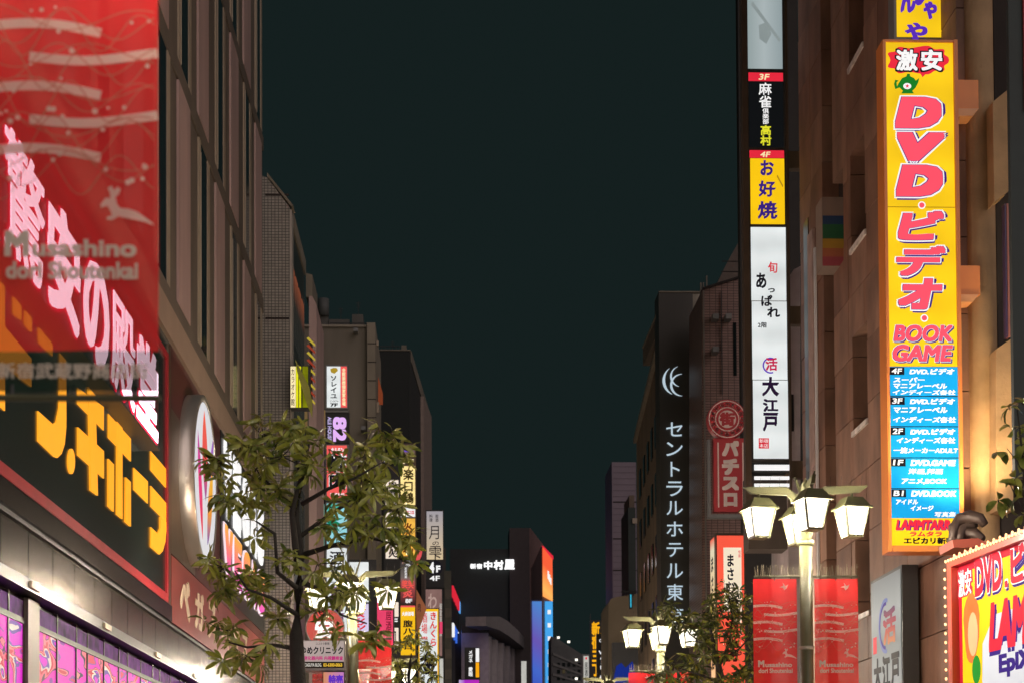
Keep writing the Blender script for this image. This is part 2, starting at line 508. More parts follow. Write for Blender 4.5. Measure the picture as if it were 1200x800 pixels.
def make_banner():
    O = Vector((0, 0, 0))
    r = empty('banner', O, 0, None, 'banner'); fc = Face(r, O, 0)
    # cloth, gently rippled, origin at lower left
    def grid(z0, z1, nm, m):
        b = MB(); nx, nz_ = 16, 24
        for j in range(nz_ + 1):
            for i in range(nx + 1):
                x = BW * i / nx; z = z0 + (z1 - z0) * j / nz_
                b.v.append((x, .007 * math.sin(x * 13 + z * 3.2) + .004 * math.sin(z * 9 - x * 5) - .004, z))
        for j in range(nz_):
            for i in range(nx):
                q = j * (nx + 1) + i; b.f.append((q, q + 1, q + nx + 2, q + nx + 1))
        return b.build(nm, m, r, True)
    grid(.125, BH, 'red_cloth', M_red); grid(0, .125, 'dark_hem', M_bdark)
    y = -.0165
    # five wavy strokes, alternately hung from the left and the right edge
    for k in range(5):
        z = BH - .325 - .098 * k
        b = MB()
        if k % 2 == 0: pts = [(.0 + .345 * t / 14, z + .014 * math.sin(t / 14 * 3.3) - .016 * (t / 14) ** 2) for t in range(15)]
        else: pts = [(.125 + .395 * t / 14, z - .012 * math.sin(t / 14 * 4.2 - .3) + .010 * (t / 14)) for t in range(15)]
        ribbon(b, pts, .030, y); b.build('wave_stroke', M_cream, r)
    # fine looping lines with beads
    b = MB(); rr = random.Random(3)
    for k in range(5):
        z = BH - .30 - .112 * k
        for q in range(3):
            a_, f_, p_ = .045 + .02 * q, 7 + 3 * q, rr.uniform(0, 6)
            pts = [(.01 + .5 * t / 30, z - .02 * q + a_ * math.sin(f_ * t / 30 + p_) * (1 - .4 * t / 30)) for t in range(31)]
            ribbon(b, pts, .0035, y - .002 - .0004 * (k * 3 + q))
    b.build('thin_lines', M_thin, r)['kind'] = 'stuff'
    b = MB()
    for k in range(34):
        x, z = rr.uniform(.02, .5), BH - .26 - rr.uniform(0, .56)
        b.sheet(circle(x, z, rr.choice((.005, .007, .009)), n=10), y - .0105)
    b.build('beads', M_cream, r)['kind'] = 'stuff'
    # bird at the top and leaping deer below
    b = MB(); bx, bz = .36, BH - .10
    b.sheet([(bx - .05, bz), (bx, bz + .02), (bx - .01, bz + .06), (bx + .025, bz + .015), (bx + .06, bz + .035), (bx + .04, bz - .01), (bx + .01, bz - .035), (bx - .005, bz - .005)], y)
    b.build('bird_emblem', M_cream, r)
    dx, dz = .345, .58
    dp = [(0, 0), (.015, .02), (.03, .018), (.028, .035), (.022, .05), (.033, .058), (.042, .044), (.052, .055), (.062, .046), (.055, .03), (.046, .022), (.05, 0), (.06, -.012), (.085, -.014),
          (.11, -.022), (.135, -.04), (.16, -.058), (.165, -.066), (.135, -.055), (.105, -.048), (.08, -.044), (.055, -.038), (.035, -.05), (.018, -.048), (.02, -.04), (.035, -.036), (.03, -.02), (.02, -.005), (.0, -.012)]
    b = MB(); b.sheet([(dx + p[0], dz + p[1]) for p in dp], y); b.build('deer_emblem', M_cream, r)
    fc.text_m('M', .05, .415, .125, .495, M_cream, y, .05)
    fc.text_m('usashino', .135, .415, .455, .470, M_cream, y, .035)
    fc.text_m('dori', .055, .345, .165, .400, M_cream, y, .035)
    fc.text_m('Shoutenkai', .185, .345, .46, .400, M_cream, y, .035)
    fc.text_m('新宿武蔵野商店街', .03, .035, .49, .085, M_cream, y, .02)
    for x in (.07, .26, .45):
        for z0, z1 in ((BH - .02, BH + .045), (.02, -.03)):
            b = MB(); b.tube([(x, 0, z0), (x, 0, z1)], .006, 5); b.build('tie', M_dark, r)
    return r
ban0 = make_banner()
BAN = []
for x, y, nm, sides in ((4.28, 20, 'the right-hand street lamp', 'LR'), (-1.50, 5.3, 'L0', 'R'), (-1.46, 27, 'the lamp behind the tree', 'LR'), (4.22, 33.2, 'the lamp before the hotel sign', 'LR'), (4.6, 48, 'far', 'LR')):
    for sd in sides:
        if nm == 'L0': lb = 'large blurred red banner with wavy strokes close by at the left edge'
        elif nm == 'far': lb = 'small far red banner on the %s of the farthest right-kerb lamp' % ('left' if sd == 'L' else 'right')
        else: lb = 'red banner with cream waves on the %s side of %s' % ('left' if sd == 'L' else 'right', nm)
        BAN.append((x + (-.115 - BW if sd == 'L' else .095), y, lb))
for i, (x, y, lb) in enumerate(BAN):
    o = ban0 if i == 0 else copy_tree(ban0)
    o.location = (x, y, .12 + 4.26 - BH); o['label'] = lb; o['group'] = 'red shopping street banners'

# ================================================================ LEFT: department building and its shop
XL = -4.6
def YL(px): return F * -XL / (522 - px)
D0 = empty('department_building', (XL, 14, 0), R(90), 'tall brown building with vertical pink and umber panels above the shop signs', 'building')
D = Face(D0, (XL, 14, 0), R(90))
def lx(Y): return Y - 14
b = MB(); b.box(0, 43.6 - 14, .45, 9, 0, 27); b.build('wall', M_brown, D0)
HB = [8.53, 12.85, 17.05, 21.3]                                 # floor lines above eye
b = MB(); b.box(0, 29.6, -.06, .449, CAMZ + 7.98, CAMZ + 8.53); b.build('lintel_band', mat('beige_lintel', (.36, .26, .19), .55, 0, .08, 1.5, .1, 40), D0)
for fl in range(4):
    z0 = CAMZ + HB[fl] + .035; z1 = z0 + 4.2 - .03
    if fl == 0: z1 = CAMZ + 12.85
    sh = 0 if fl % 2 == 0 else 2.42
    b = MB(); b.box(0, 29.6, .0, .449, z0, z0 + .34); b.build('sill_rail', M_brown, D0)
    Yc = 27.5 - 4.85 * 4 + sh
    while Yc < 43.6:
        segs = [(.0, .95, .012, M_glassd, 'window'), (.95, 1.25, .0, M_tan, 'fin'), (1.25, 2.1, .03, M_brown, 'facade_panel'), (2.1, 3.46, .0, M_pink, 'facade_panel'),
                (3.46, 4.62, .03, M_brown, 'facade_panel'), (4.62, 4.85, -.004, M_tan, 'fin')]
        for a_, b_, dp, m, nm in segs:
            y0, y1 = max(Yc + a_, 14.05), min(Yc + b_, 43.58)
            if y1 - y0 < .08: continue
            q = MB()
            if nm == 'fin':
                q.box(lx(y0), lx(y1) - .012, dp, .448, z0 + .342, z1)
            elif nm == 'window':
                q.box(lx(y0), lx(y1) - .012, dp, .448, z0 + .342, z1)
            elif m is M_pink:
                # tapering foot: panel starts on a slant towards the rail
                q.prism([(lx(y0), z0 + .345), (lx(y1) - .014, z0 + .345), (lx(y1) - .014, z1), (lx(y0), z1)], dp - .012, .448)
            else: q.box(lx(y0), lx(y1) - .012, dp, .448, z0 + .342, z1)
            q.build(nm, m, D0)
        Yc += 4.85
# thin bright edge pieces between fins and glass
b = MB()
for fl in range(4):
    sh = 0 if fl % 2 == 0 else 2.42
    Yc = 27.5 - 9.7 + sh
    while Yc < 43:
        if Yc > 14.2: b.box(lx(Yc) - .04, lx(Yc) + .0, -.012, .02, CAMZ + HB[fl] + .4, CAMZ + HB[fl] + 4.1)
        Yc += 4.85
b.build('edge_trim', mat('pale_edge_trim', (.5, .42, .33), .4, .2), D0)['kind'] = 'stuff'
# shop fascia under the band
M_fas = mat('oxblood_fascia', (.13, .035, .03), .35, .3, .2, .6, .05, 12)
M_steel = mat('brushed_brass', (.062, .043, .026), .24, .95, .10, 2.0, .10, 60, (1, 1, .08))
M_steel2 = mat('brushed_bronze', (.27, .20, .14), .32, .9, .15, 2.0, .10, 60, (1, 1, .08))
b = MB(); b.box(lx(28.75), 29.6, -.0, .44, CAMZ + 4.44, CAMZ + 7.975); b.build('shop_fascia', M_fas, D0)
b = MB(); b.box(lx(28.75), lx(31.5), -.012, -.003, CAMZ + 4.44, CAMZ + 6.9); b.build('fascia_plate', M_steel2, D0)
yy = [14.0] + [19.96 + 1.17 * k for k in range(-4, 21)]
yy = [y for y in yy if y < 43.5] + [43.6]
for k in range(len(yy) - 1):
    b = MB(); b.box(lx(yy[k]) + .014, lx(yy[k + 1]) - .014, -.05, .44, CAMZ + 2.60, CAMZ + 3.15)
    b.build('brass_panel', M_steel, D0)
b = MB(); b.box(0, 29.6, .02, .44, CAMZ + 3.15, CAMZ + 3.28); b.build('shadow_groove', M_black, D0)
b = MB(); b.box(0, 29.6, -.09, -.04, CAMZ + 3.15, CAMZ + 3.19); b.build('drip_edge', M_dark, D0)
b = MB(); b.box(0, lx(28.75) - .01, -.03, .44, CAMZ + 3.28, CAMZ + 3.54); b.build('brass_strip', M_steel, D0)
b = MB(); b.box(0, 29.6, -.10, .44, CAMZ + 2.47, CAMZ + 2.598); b.build('window_head', M_black, D0)
# small pale light fittings in the window head
for Y in (18.6, 22.6, 26.6, 30.6, 34.6, 38.6):
    b = MB(); b.box(lx(Y), lx(Y) + .42, -.135, -.102, CAMZ + 2.50, CAMZ + 2.57); b.build('light_fitting', mat('fitting', (.6, .5, .35), .4), D0)

# lower red name band with pale lettering
N = on_left('name_band', XL - .02, 28.8, CAMZ + 3.29, 'dull red shop name band under the round sign, pale katakana lettering', 'sign')
b = MB(); b.box(0, 14.7, -.03, .4, 0, 1.13); b.build('board', mat('dull_red_board', (.36, .075, .06), .3, .2, .15, .8), N.root)
L_pale = mat('pale_letter', (.78, .62, .45), .5)
x = .9
for ch in 'ベガスベガス':
    N.text_m(ch, x, .2, x + 1.15, .92, L_pale, -.036, .04, ext=.004, name='letter'); x += 1.75 if ch != 'ス' else 2.0

# big black signboard, orange channel letters
G = on_left('discount_store_signboard', XL - .03, 14, CAMZ, 'huge black signboard with orange katakana and a thin red border', 'sign')
b = MB(); b.box(0, lx(28.72), -.02, .40, 3.545, 7.975); b.build('board', mat('gloss_black_board', (.012, .02, .016), .22, 0, .3, .6), G.root)
L_border = mat('red_border_paint', (.42, .02, .03), .35)
b = MB(); b.box(0, lx(28.45), -.05, -.021, 3.56, 3.70); b.build('red_border', L_border, G.root)
b = MB(); b.box(lx(28.28), lx(28.45), -.052, -.021, 3.70, 7.60); b.build('red_border', L_border, G.root)
b = MB(); b.box(0, lx(28.45), -.05, -.021, 7.60, 7.72); b.build('red_border', L_border, G.root)
b = MB(); b.box(lx(28.5), lx(28.72), -.045, -.021, 3.546, 7.9); b.build('end_post', M_steel2, G.root)
L_or = lit('orange_letter', (255, 168, 38), .95, .05, .8)
z8 = lambda P: [(x / 4, 440 + y / 4) for x, y in P]
LET = {'letter_do': [[(-9, 318), (2, 318), (2, 481), (-9, 470)], [(2, 383), (33, 420), (33, 453), (2, 429)], [(12, 331), (21, 341), (21, 375), (12, 368)], [(25.5, 347), (33, 359), (33, 389), (25.5, 380)]],
       'letter_n': [[(41, 481), (59, 497), (62.5, 494), (66, 477), (67, 410), (74.5, 418), (74.5, 500), (72.5, 520), (69, 531), (64, 536), (60, 534.5), (41, 516)], [(42, 371), (58, 389), (58, 417), (42, 401)]],
       'dot': [[(80.5 + 4.3 * math.cos(R(a)), 540 + 15 * math.sin(R(a))) for a in range(0, 360, 20)]],
       'letter_ki': [z8([(352, 55), (475, 145), (475, 255), (352, 130)]), z8([(352, 240), (475, 352), (475, 480), (352, 370)]), z8([(399, -9), (432, 22), (445, 560), (411, 535)])],
       'letter_ho': [z8([(497, 177), (603, 295), (603, 400), (497, 288)]), z8([(537, 150), (562, 172), (562, 670), (535, 648)]), z8([(495, 388), (521, 415), (520, 635), (495, 610)]), z8([(577, 475), (600, 497), (600, 705), (575, 683)])],
       'long_dash': [z8([(617, 430), (683, 494), (683, 597), (617, 532)])],
       'letter_te': [z8([(697, 352), (773, 440), (773, 528), (697, 440)]), z8([(697, 515), (773, 600), (773, 688), (697, 610)]), [(185, 605), (193, 612), (191, 634), (188, 645), (184, 649), (174, 640), (174, 617), (182, 625), (185, 618)]]}
for nm, polys in LET.items():
    b = MB()
    for i, P in enumerate(polys): b.prism([G.L(*p) for p in P], -.035 - .003 * i, -.021)
    b.build(nm, L_or, G.root)

# neon kanji on a projecting box
K = on_left('neon_kanji_sign', XL + .28, 16.6, CAMZ + 5.60, 'glowing pale pink kanji with red outlines seen through the near red banner', 'sign')
b = MB(); b.box(0, 9.4, .02, .29, 0, 1.34); b.build('backing_box', mat('dark_maroon_box', (.05, .012, .012), .4), K.root)
b = MB(); b.box(0, 9.4, .0, .33, -.03, .0); b.build('bottom_rail', M_dark, K.root)
L_kan = lit('neon_pale_pink', (255, 222, 240), 3.0, .03); L_kred = lit('neon_red_edge', (235, 20, 60), 1.3, .0)
for ch, y0, y1 in (('驚', 16.8, 18.55), ('安', 18.65, 20.35), ('の', 20.5, 22.1), ('殿', 22.2, 23.95), ('堂', 24.05, 25.85)):
    K.text_m(ch, y0 - 16.6, .02, y1 - 16.6, 1.34, L_kred, .012, .03 if ch in '驚殿' else .055, name='letter_outline', ext=.004)
    K.text_m(ch, y0 - 16.57, .05, y1 - 16.63, 1.31, L_kan, -.004, .008 if ch in '驚殿' else .03, name='letter', ext=.004)

# round drum sign
V_ = on_left('round_drum_sign', XL, 31.1, CAMZ + 6.1, 'round illuminated drum sign with coloured petal shapes on the shop front', 'sign')
def disc(r0, r1, y0, y1, n=48, nm='rim', m=None):
    b = MB()
    for rr, y in ((r1, y1), (r1, y0), (r0, y0), (r0, y1)):
        for k in range(n):
            a_ = 2 * math.pi * k / n; b.v.append((rr * math.cos(a_), y, rr * math.sin(a_)))
    for q in range(3):
        for k in range(n): k2 = (k + 1) % n; b.f.append((q * n + k, q * n + k2, (q + 1) * n + k2, (q + 1) * n + k))
    return b.build(nm, m, V_.root, True)
disc(1.43, 1.55, -.27, 0, nm='rim', m=mat('satin_steel', (.55, .50, .44), .35, .75, .1, 2))
b = MB(); b.prism(circle(0, 0, 1.44, n=48), -.255, -.02); b.build('face_plate', lit('disc_white', (214, 216, 222), .85, .04), V_.root)
b = MB(); b.prism(arc(0, 0, 1.425, 1.46, 0, 359.9, 48), -.262, -.256); b.build('inner_ring', M_dark, V_.root)
def petal(x0, z0, x1, z1, wd, m):
    q = []; n = 10
    for s_ in (1, -1):
        for i in range(n + 1):
            t = i / n if s_ == 1 else 1 - i / n
            wv = wd * math.sin(math.pi * t) ** .8 * s_
            L_ = math.hypot(x1 - x0, z1 - z0)
            q.append((x0 + (x1 - x0) * t - (z1 - z0) / L_ * wv, z0 + (z1 - z0) * t + (x1 - x0) / L_ * wv))
    b = MB(); b.sheet(q, -.2575 - .001 * petal.k); petal.k += 1
    return b.build('petal', m, V_.root)
petal.k = 0
petal(-.15, 1.28, .05, -.35, .33, grad('petal_red', [(0, (150, 70, 160)), (.35, (232, 60, 70)), (1, (250, 96, 70))], 'Z', -.3, 1.2, .9))
petal(-.95, .75, -.35, -1.12, .2, grad('petal_magenta', [(0, (235, 30, 50)), (.5, (236, 30, 120)), (1, (190, 40, 170))], 'Z', -1.1, .8, .9))
petal(.95, .45, .25, -1.12, .26, grad('petal_orange', [(0, (100, 40, 170)), (.4, (240, 150, 30)), (1, (250, 190, 40))], 'Z', -1.1, .4, .9))
petal(1.02, 1.0, .55, .1, .12, lit('petal_violet', (150, 70, 190), .8))

# black panel with white and sunset-coloured lettering
W_ = on_left('game_hall_sign', XL + .02, 35.1, CAMZ + 4.9, 'black wall sign with tall white letters over orange to magenta letters', 'sign')
b = MB(); b.box(0, 8.4, .0, .06, -.25, 3.07); b.build('board', M_black, W_.root)
x = .25
for ch in 'VEGAS':
    W_.text_m(ch, x, 1.36, x + 1.35, 2.95, L_white2, -.03, .06, ext=.004, name='letter')
    W_.text_m(ch, x, .1, x + 1.35, 1.22, lit('white_keyline', (250, 225, 235), .9, 0), -.02, .07, ext=.01, name='letter_outline')
    W_.text_m(ch, x + .05, .14, x + 1.3, 1.18, grad('sunset_letter', [(0, (245, 60, 200)), (.5, (255, 120, 120)), (1, (255, 180, 60))], 'Z', .1, 1.2, .95), -.05, .05, ext=.005, name='letter')
    x += 1.6

# shop window with lit posters under the brass canopy
def poster_mat(i):
    m = bpy.data.materials.new('poster_print'); m.use_nodes = True
    n = m.node_tree.nodes; l = m.node_tree.links; p = n['Principled BSDF']
    tc = n.new('ShaderNodeTexCoord'); mp = n.new('ShaderNodeMapping'); l.new(tc.outputs['Object'], mp.inputs[0])
    mp.inputs['Location'].default_value = (i * 3.1, 0, i * 1.7); mp.inputs['Rotation'].default_value = (0, R(35), 0); mp.inputs['Scale'].default_value = (1.0, 1, 3.2)
    nz = n.new('ShaderNodeTexNoise'); nz.inputs['Scale'].default_value = .62; nz.inputs['Detail'].default_value = 2.5; nz.inputs['Distortion'].default_value = 1.1
    l.new(mp.outputs[0], nz.inputs['Vector'])
    cr = n.new('ShaderNodeValToRGB'); cr.color_ramp.interpolation = 'CONSTANT'
    cols = [(0, (235, 20, 210)), (.38, (110, 60, 165)), (.41, (235, 205, 200)), (.43, (215, 30, 60)), (.46, (245, 110, 130)), (.485, (60, 20, 60)), (.50, (240, 20, 190)), (.58, (150, 60, 160)), (.61, (225, 40, 80)), (.66, (240, 190, 190)), (.70, (200, 30, 180))]
    e = cr.color_ramp.elements
    e[0].position = 0; e[0].color = c(*cols[0][1]) + (1,)
    e[1].position = cols[1][0]; e[1].color = c(*cols[1][1]) + (1,)
    for ps, cc in cols[2:]:
        x = e.new(ps); x.color = c(*cc) + (1,)
    l.new(nz.outputs[0], cr.inputs[0]); l.new(cr.outputs[0], p.inputs['Emission Color'])
    p.inputs['Emission Strength'].default_value = .85; p.inputs['Base Color'].default_value = (.03, .02, .03, 1); p.inputs['Roughness'].default_value = .5; p.inputs['Specular IOR Level'].default_value = .1
    return m
S = on_left('shop_window', XL - .02, 15.5, .15, 'row of lit magenta and violet posters behind dark mullions below the brass canopy', 'shop window')
PM = [poster_mat(i) for i in range(5)]
Y = 15.6; k = 0
while Y < 42.5:
    wd = 1.02 if k % 3 else .62
    b = MB(); b.box(Y - 15.5, Y - 15.5 + wd, .05, .07, 2.0, 3.62); b.build('poster', PM[k % 5], S.root)
    b = MB(); b.box(Y - 15.5, Y - 15.5 + wd, .045, .07, 3.66, 3.86); b.build('transom_print', lit('violet_transom', (90, 30, 110), .5, .9, 5), S.root)
    b = MB(); b.box(Y - 15.5 + wd, Y - 15.5 + wd + .045, .035, .1, 0, 3.90); b.build('mullion', mat('mullion_bronze', (.05, .035, .03), .45, .3), S.root)
    if k == 3:
        b = MB(); b.box(Y - 15.5 + wd + .05, Y - 15.5 + wd + .58, .0, .1, 0, 3.90); b.build('post', mat('post_bronze', (.13, .10, .09), .45, .4), S.root); Y += .55
    Y += wd + .05; k += 1
b = MB(); b.box(0, 27.5, .1, .35, 0, 3.92); b.build('back_wall', M_black, S.root)
b = MB(); b.box(0, 27.5, .03, .09, 3.60, 3.665); b.build('rail', M_dark, S.root)
b = MB(); b.box(0, 27.5, .04, .09, .4, 1.9); b.build('fill_counter', lit('counter_fill_glow', (255, 225, 190), 2), S.root)  # unseen glowing strip below the posters, added to light the street

#@@LEFTFAR
# ---------------------------------------------------------------- gable-topped tile building next door
T = frontal('tiled_building', (311, 955, 340, 955), 43.75, 'narrow grey building clad in small tiles with a slanted top edge', 'building')
T.O.z = 0; T.root.location.z = 0
def tile_mat(name, col, col2, sx, sz, mortar=.12):
    m = bpy.data.materials.new(name); m.use_nodes = True
    n = m.node_tree.nodes; l = m.node_tree.links; p = n['Principled BSDF']
    tc = n.new('ShaderNodeTexCoord'); sp = n.new('ShaderNodeSeparateXYZ'); cb = n.new('ShaderNodeCombineXYZ')
    l.new(tc.outputs['Object'], sp.inputs[0])
    ad = n.new('ShaderNodeMath'); ad.operation = 'ADD'; l.new(sp.outputs[0], ad.inputs[0]); l.new(sp.outputs[1], ad.inputs[1])
    l.new(ad.outputs[0], cb.inputs[0]); l.new(sp.outputs[2], cb.inputs[1])
    br = n.new('ShaderNodeTexBrick'); br.offset = 0; br.inputs['Scale'].default_value = 1
    br.inputs['Brick Width'].default_value = sx; br.inputs['Row Height'].default_value = sz
    br.inputs['Mortar Size'].default_value = mortar * sz; br.inputs['Color1'].default_value = tuple(col) + (1,)
    br.inputs['Color2'].default_value = tuple(x * .8 for x in col) + (1,); br.inputs['Mortar'].default_value = tuple(col2) + (1,)
    l.new(cb.outputs[0], br.inputs['Vector']); l.new(br.outputs[0], p.inputs['Base Color'])
    bp = n.new('ShaderNodeBump'); bp.inputs['Strength'].default_value = .6; bp.inputs['Distance'].default_value = .01; bp.invert = True
    l.new(br.outputs[1], bp.inputs['Height']); l.new(bp.outputs[0], p.inputs['Normal'])
    p.inputs['Roughness'].default_value = .45
    return m
M_tile = tile_mat('grey_tile', (.34, .31, .27), (.07, .07, .06), .09, .075)
x340 = T.L(340, 500)[0]
b = MB(); b.prism([(-.5, 0), (x340, 0), (x340, T.L(340, 243)[1]), (T.L(313, 208)[0], T.L(313, 208)[1]), (-.5, T.L(313, 200)[1])], 0, .5); b.build('tiled_wall', M_tile, T.root)
for py in (228.5, 373):
    z = T.L(320, py)[1]; b = MB(); b.box(0.02, x340 - .02, -.006, .001, z - .03, z + .03); b.build('joint_band', M_joint, T.root)
b = MB(); q0 = T.L(313, 207); q1 = T.L(341, 242)
b.prism([(q0[0], q0[1]), (q1[0], q1[1]), (q1[0] + .06, q1[1] + .02), (q0[0], q0[1] + .1)], -.03, .55); b.build('coping', M_conc, T.root)
b = MB(); b.box(x340 + .001, x340 + .05, -.01, .5, 0, T.L(340, 246)[1]); b.build('corner_trim', mat('pale_trim', (.42, .38, .33), .5), T.root)
# dark glazed street side
Dk = on_left('dark_glazed_building', -3.98, 44.3, 0, 'dark narrow building side with painted orange reflections behind the tiled corner', 'building')
b = MB(); b.box(0, 4.4, 0, 3, 0, CAMZ + 15.5); b.build('wall', mat('dark_side_wall', (.035, .045, .042), .3, 0, .2, .6), Dk.root)
b = MB(); b.box(0, 4.4, -.05, 3, CAMZ + 15.5, CAMZ + 15.9); b.build('parapet', M_conc, Dk.root)
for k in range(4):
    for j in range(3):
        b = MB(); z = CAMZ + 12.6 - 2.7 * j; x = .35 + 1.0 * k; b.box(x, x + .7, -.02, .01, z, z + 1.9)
        b.build('window', grad('window_reflection%d' % (j == 0), [(0, (20, 26, 24)), (.55, (30, 30, 26)), (1, (130, 66, 40))] if j == 0 else [(0, (16, 22, 20)), (1, (30, 36, 32))], 'Z', z, z + 1.9, .8), Dk.root)  # orange reflection painted into the panes as a glowing gradient
Pk = frontal('slim_pink_building', (362, 955, 371, 955), 50, 'slim pinkish brown building end with a slanted top beside the striped pole', 'building')
Pk.O.z = 0; Pk.root.location.z = 0
Pk.poly('wall', [(362, 347), (366, 347), (371, 357), (371, 960), (362, 960)], M_pink, 0, 3)
Pk.poly('upper_wall', [(358.5, 320), (366, 322), (366, 348), (358.5, 348)], M_conc, .01, 2)

# grey brown frontal building with roof plant
C1 = frontal('grey_concrete_building', (371, 955, 441, 955), 70, 'plain grey brown concrete building with a jointed corner column', 'building')
C1.O.z = 0; C1.root.location.z = 0
C1.rect('wall', (350, 382.5, 431, 960), M_conc, .0, 6)
C1.rect('corner_column', (431.2, 380, 441, 960), mat('column_concrete', (.25, .215, .16), .85, 0, .12, 1), -.25, 5.9)
for py in (404, 425.5, 447, 468.5, 490): C1.rect('column_joint', (431, py, 441.2, py + 1), M_joint, -.262, -.24)
C1.rect('parapet_cap', (350, 381, 431, 383.5), mat('cap_concrete', (.3, .26, .2), .8), -.1, 6.1)
C1.rect('wall_return', (429.6, 384, 430.8, 520), M_joint, -.01, .02)
for p, nm in (((384, 366, 408, 381), 'roof_plant_box'), ((411, 360, 424, 381), 'roof_plant_box'), ((372, 358, 382, 381), 'tank_base')):
    C1.rect(nm, p, mat('roof_plant', (.11, .105, .09), .8), 1.0, 3)
b = MB(); q = C1.L(377, 352); b.tube([(q[0], 1.0, q[1] - .35), (q[0], 1.0, q[1] + .35)], .24, 14); b.build('water_tank', mat('tank_paint', (.08, .085, .08), .7), C1.root, True)
C1.rect('wall_vent', (441.2, 398, 443.5, 404), M_tan, .1, .3)
C1.rect('wall_vent', (441.2, 470, 444, 482), M_tan, .1, .3)
C1.poly('side_return', [(441.5, 430), (447, 450), (447, 463), (441.5, 463)], lit('return_glow', (130, 62, 36), .7), 1.5, 1.6)  # wall return glows by itself, amber light put into its colour
# dark tower behind; a paler slab colour carries the light on its side
C2 = frontal('dark_tower', (441, 955, 480, 955), 95, 'dark blank tower behind the concrete building with an edge painted paler as if lit', 'building')
C2.O.z = 0; C2.root.location.z = 0
C2.rect('front_wall', (441, 411, 481, 960), mat('tower_dark', (.014, .017, .015), .8), 0, 8)
C2.rect('coping', (441, 409.6, 481, 411), M_conc, -.05, .3)
C2.rect('roof_box', (470, 401, 476, 410.5), M_conc, .6, 1.6)
C2s = on_left('tower_side_slab', at(481, 955, 95).x, 95.1, 0, 'tall narrow brownish side wall of the dark tower stepping down to the right', 'building', head=.0605)
C2s.row = 450
C2s.poly('side_wall', [(481.5, 412), (492, 448), (502, 481), (502, 960), (481.5, 960)], mat('tower_side', (.03, .03, .027), .8), 0, 2)
C2s.poly('parapet', [(481.5, 411), (502, 480), (502, 488), (491, 458), (481.5, 424)], M_conc, -.04, .0)
C2s.poly('edge_slab', [(492.5, 464), (502, 488), (502, 960), (492.5, 960)], mat('slab_rose_lit', (.26, .20, .165), .7), -.2, -.01)  # paler colour paints the light on this edge
C3 = frontal('dark_steel_column_building', (519, 955, 531, 955), 101, 'very dark narrow building column right of the pale vertical sign', 'building')
C3.O.z = 0; C3.root.location.z = 0
C3.rect('column', (521, 668, 529.5, 960), mat('olive_column', (.08, .075, .055), .7), 0, 1)
C3.rect('column_cap', (519.5, 640, 523, 960), mat('dark_cap', (.05, .045, .04), .7), .5, 1.5)
for py in (690, 712, 736, 760, 784): C3.rect('column_panel', (521.3, py, 529.2, py + 11), mat('olive_panel', (.12, .10, .075), .7), -.03, .0)

# ---------------------------------------------------------------- shop signs on the left, far to near
def stack(name, rects, Y, label, cat='sign', group=None, mt=M_dark, a=0.0, depth=.35):
    """rects: outer (px0,py0,px1,py1)"""
    f = frontal(name, rects, Y, label, cat, group, a)
    f.rect('casing', rects, mt, .005, depth)
    return f
GR = 'projecting restaurant signs on the left side'
L_cream = lit('lit_cream', (250, 232, 180), .95); L_red2 = lit('lit_salmon', (238, 92, 88), .95); L_teal = lit('lit_teal', (70, 190, 170), .9)
L_lime = lit('lit_lime', (222, 220, 30), .9, .2, 3); L_amber = lit('lit_amber', (250, 190, 80), .9, .2, 4); L_gold = lit('lit_gold', (246, 190, 30), .95)
L_lilac = lit('lit_lilac', (226, 180, 245), .95); L_pk = lit('lit_rose', (232, 70, 110), .85); L_grey = lit('lit_grey', (196, 196, 188), .85, .12, 2)
# lime sign and striped spiral pole
s = stack('lime_tube_sign', (340, 428, 364, 478), 43.3, 'lime and white striped light box beside the tiled building')
s.rect('panel', (340.5, 429, 346.5, 477), L_cream, -.002); s.rect('lime_tube', (346.8, 429, 349.5, 477), L_lime, -.01, .0); s.rect('lime_tube', (350.5, 429, 352.8, 477), L_lime, -.01, .0)
s.rect('lime_panel', (354.5, 429, 361, 477), lit('dull_lime', (120, 124, 14), .8, .3, 4), -.002)
s.vtext('カラオケ館', (341, 431, 345.5, 475), P_black)
s = frontal('spiral_neon_pole', (358, 395, 371, 480), 43.5, 'pole wrapped with slanting yellow and red neon bars', 'neon pole')
s.rect('pole', (362.5, 398, 366, 480), M_dark, 0, .1)
for k in range(9):
    y = 397 + 8.5 * k
    s.poly('neon_bar', [(359.5, y), (362, y - 1.5), (369.5, y + 7), (369.5, y + 9.5)], lit('neon_ochre', (190, 170, 60), .8) if k % 2 == 0 else lit('neon_rust', (150, 60, 40), .8), -.06, -.02)
s = frontal('leaf_shaped_awning', (345, 420, 368, 490), 43.0, 'yellow green leaf-shaped fin sweeping down beside the lime sign', 'awning')
s.poly('fin', [(346, 420), (352, 432), (362, 452), (366, 470), (366, 489), (360, 474), (353, 452), (348, 434)], mat('lime_awning', (.35, .36, .06), .5), 0, .05)
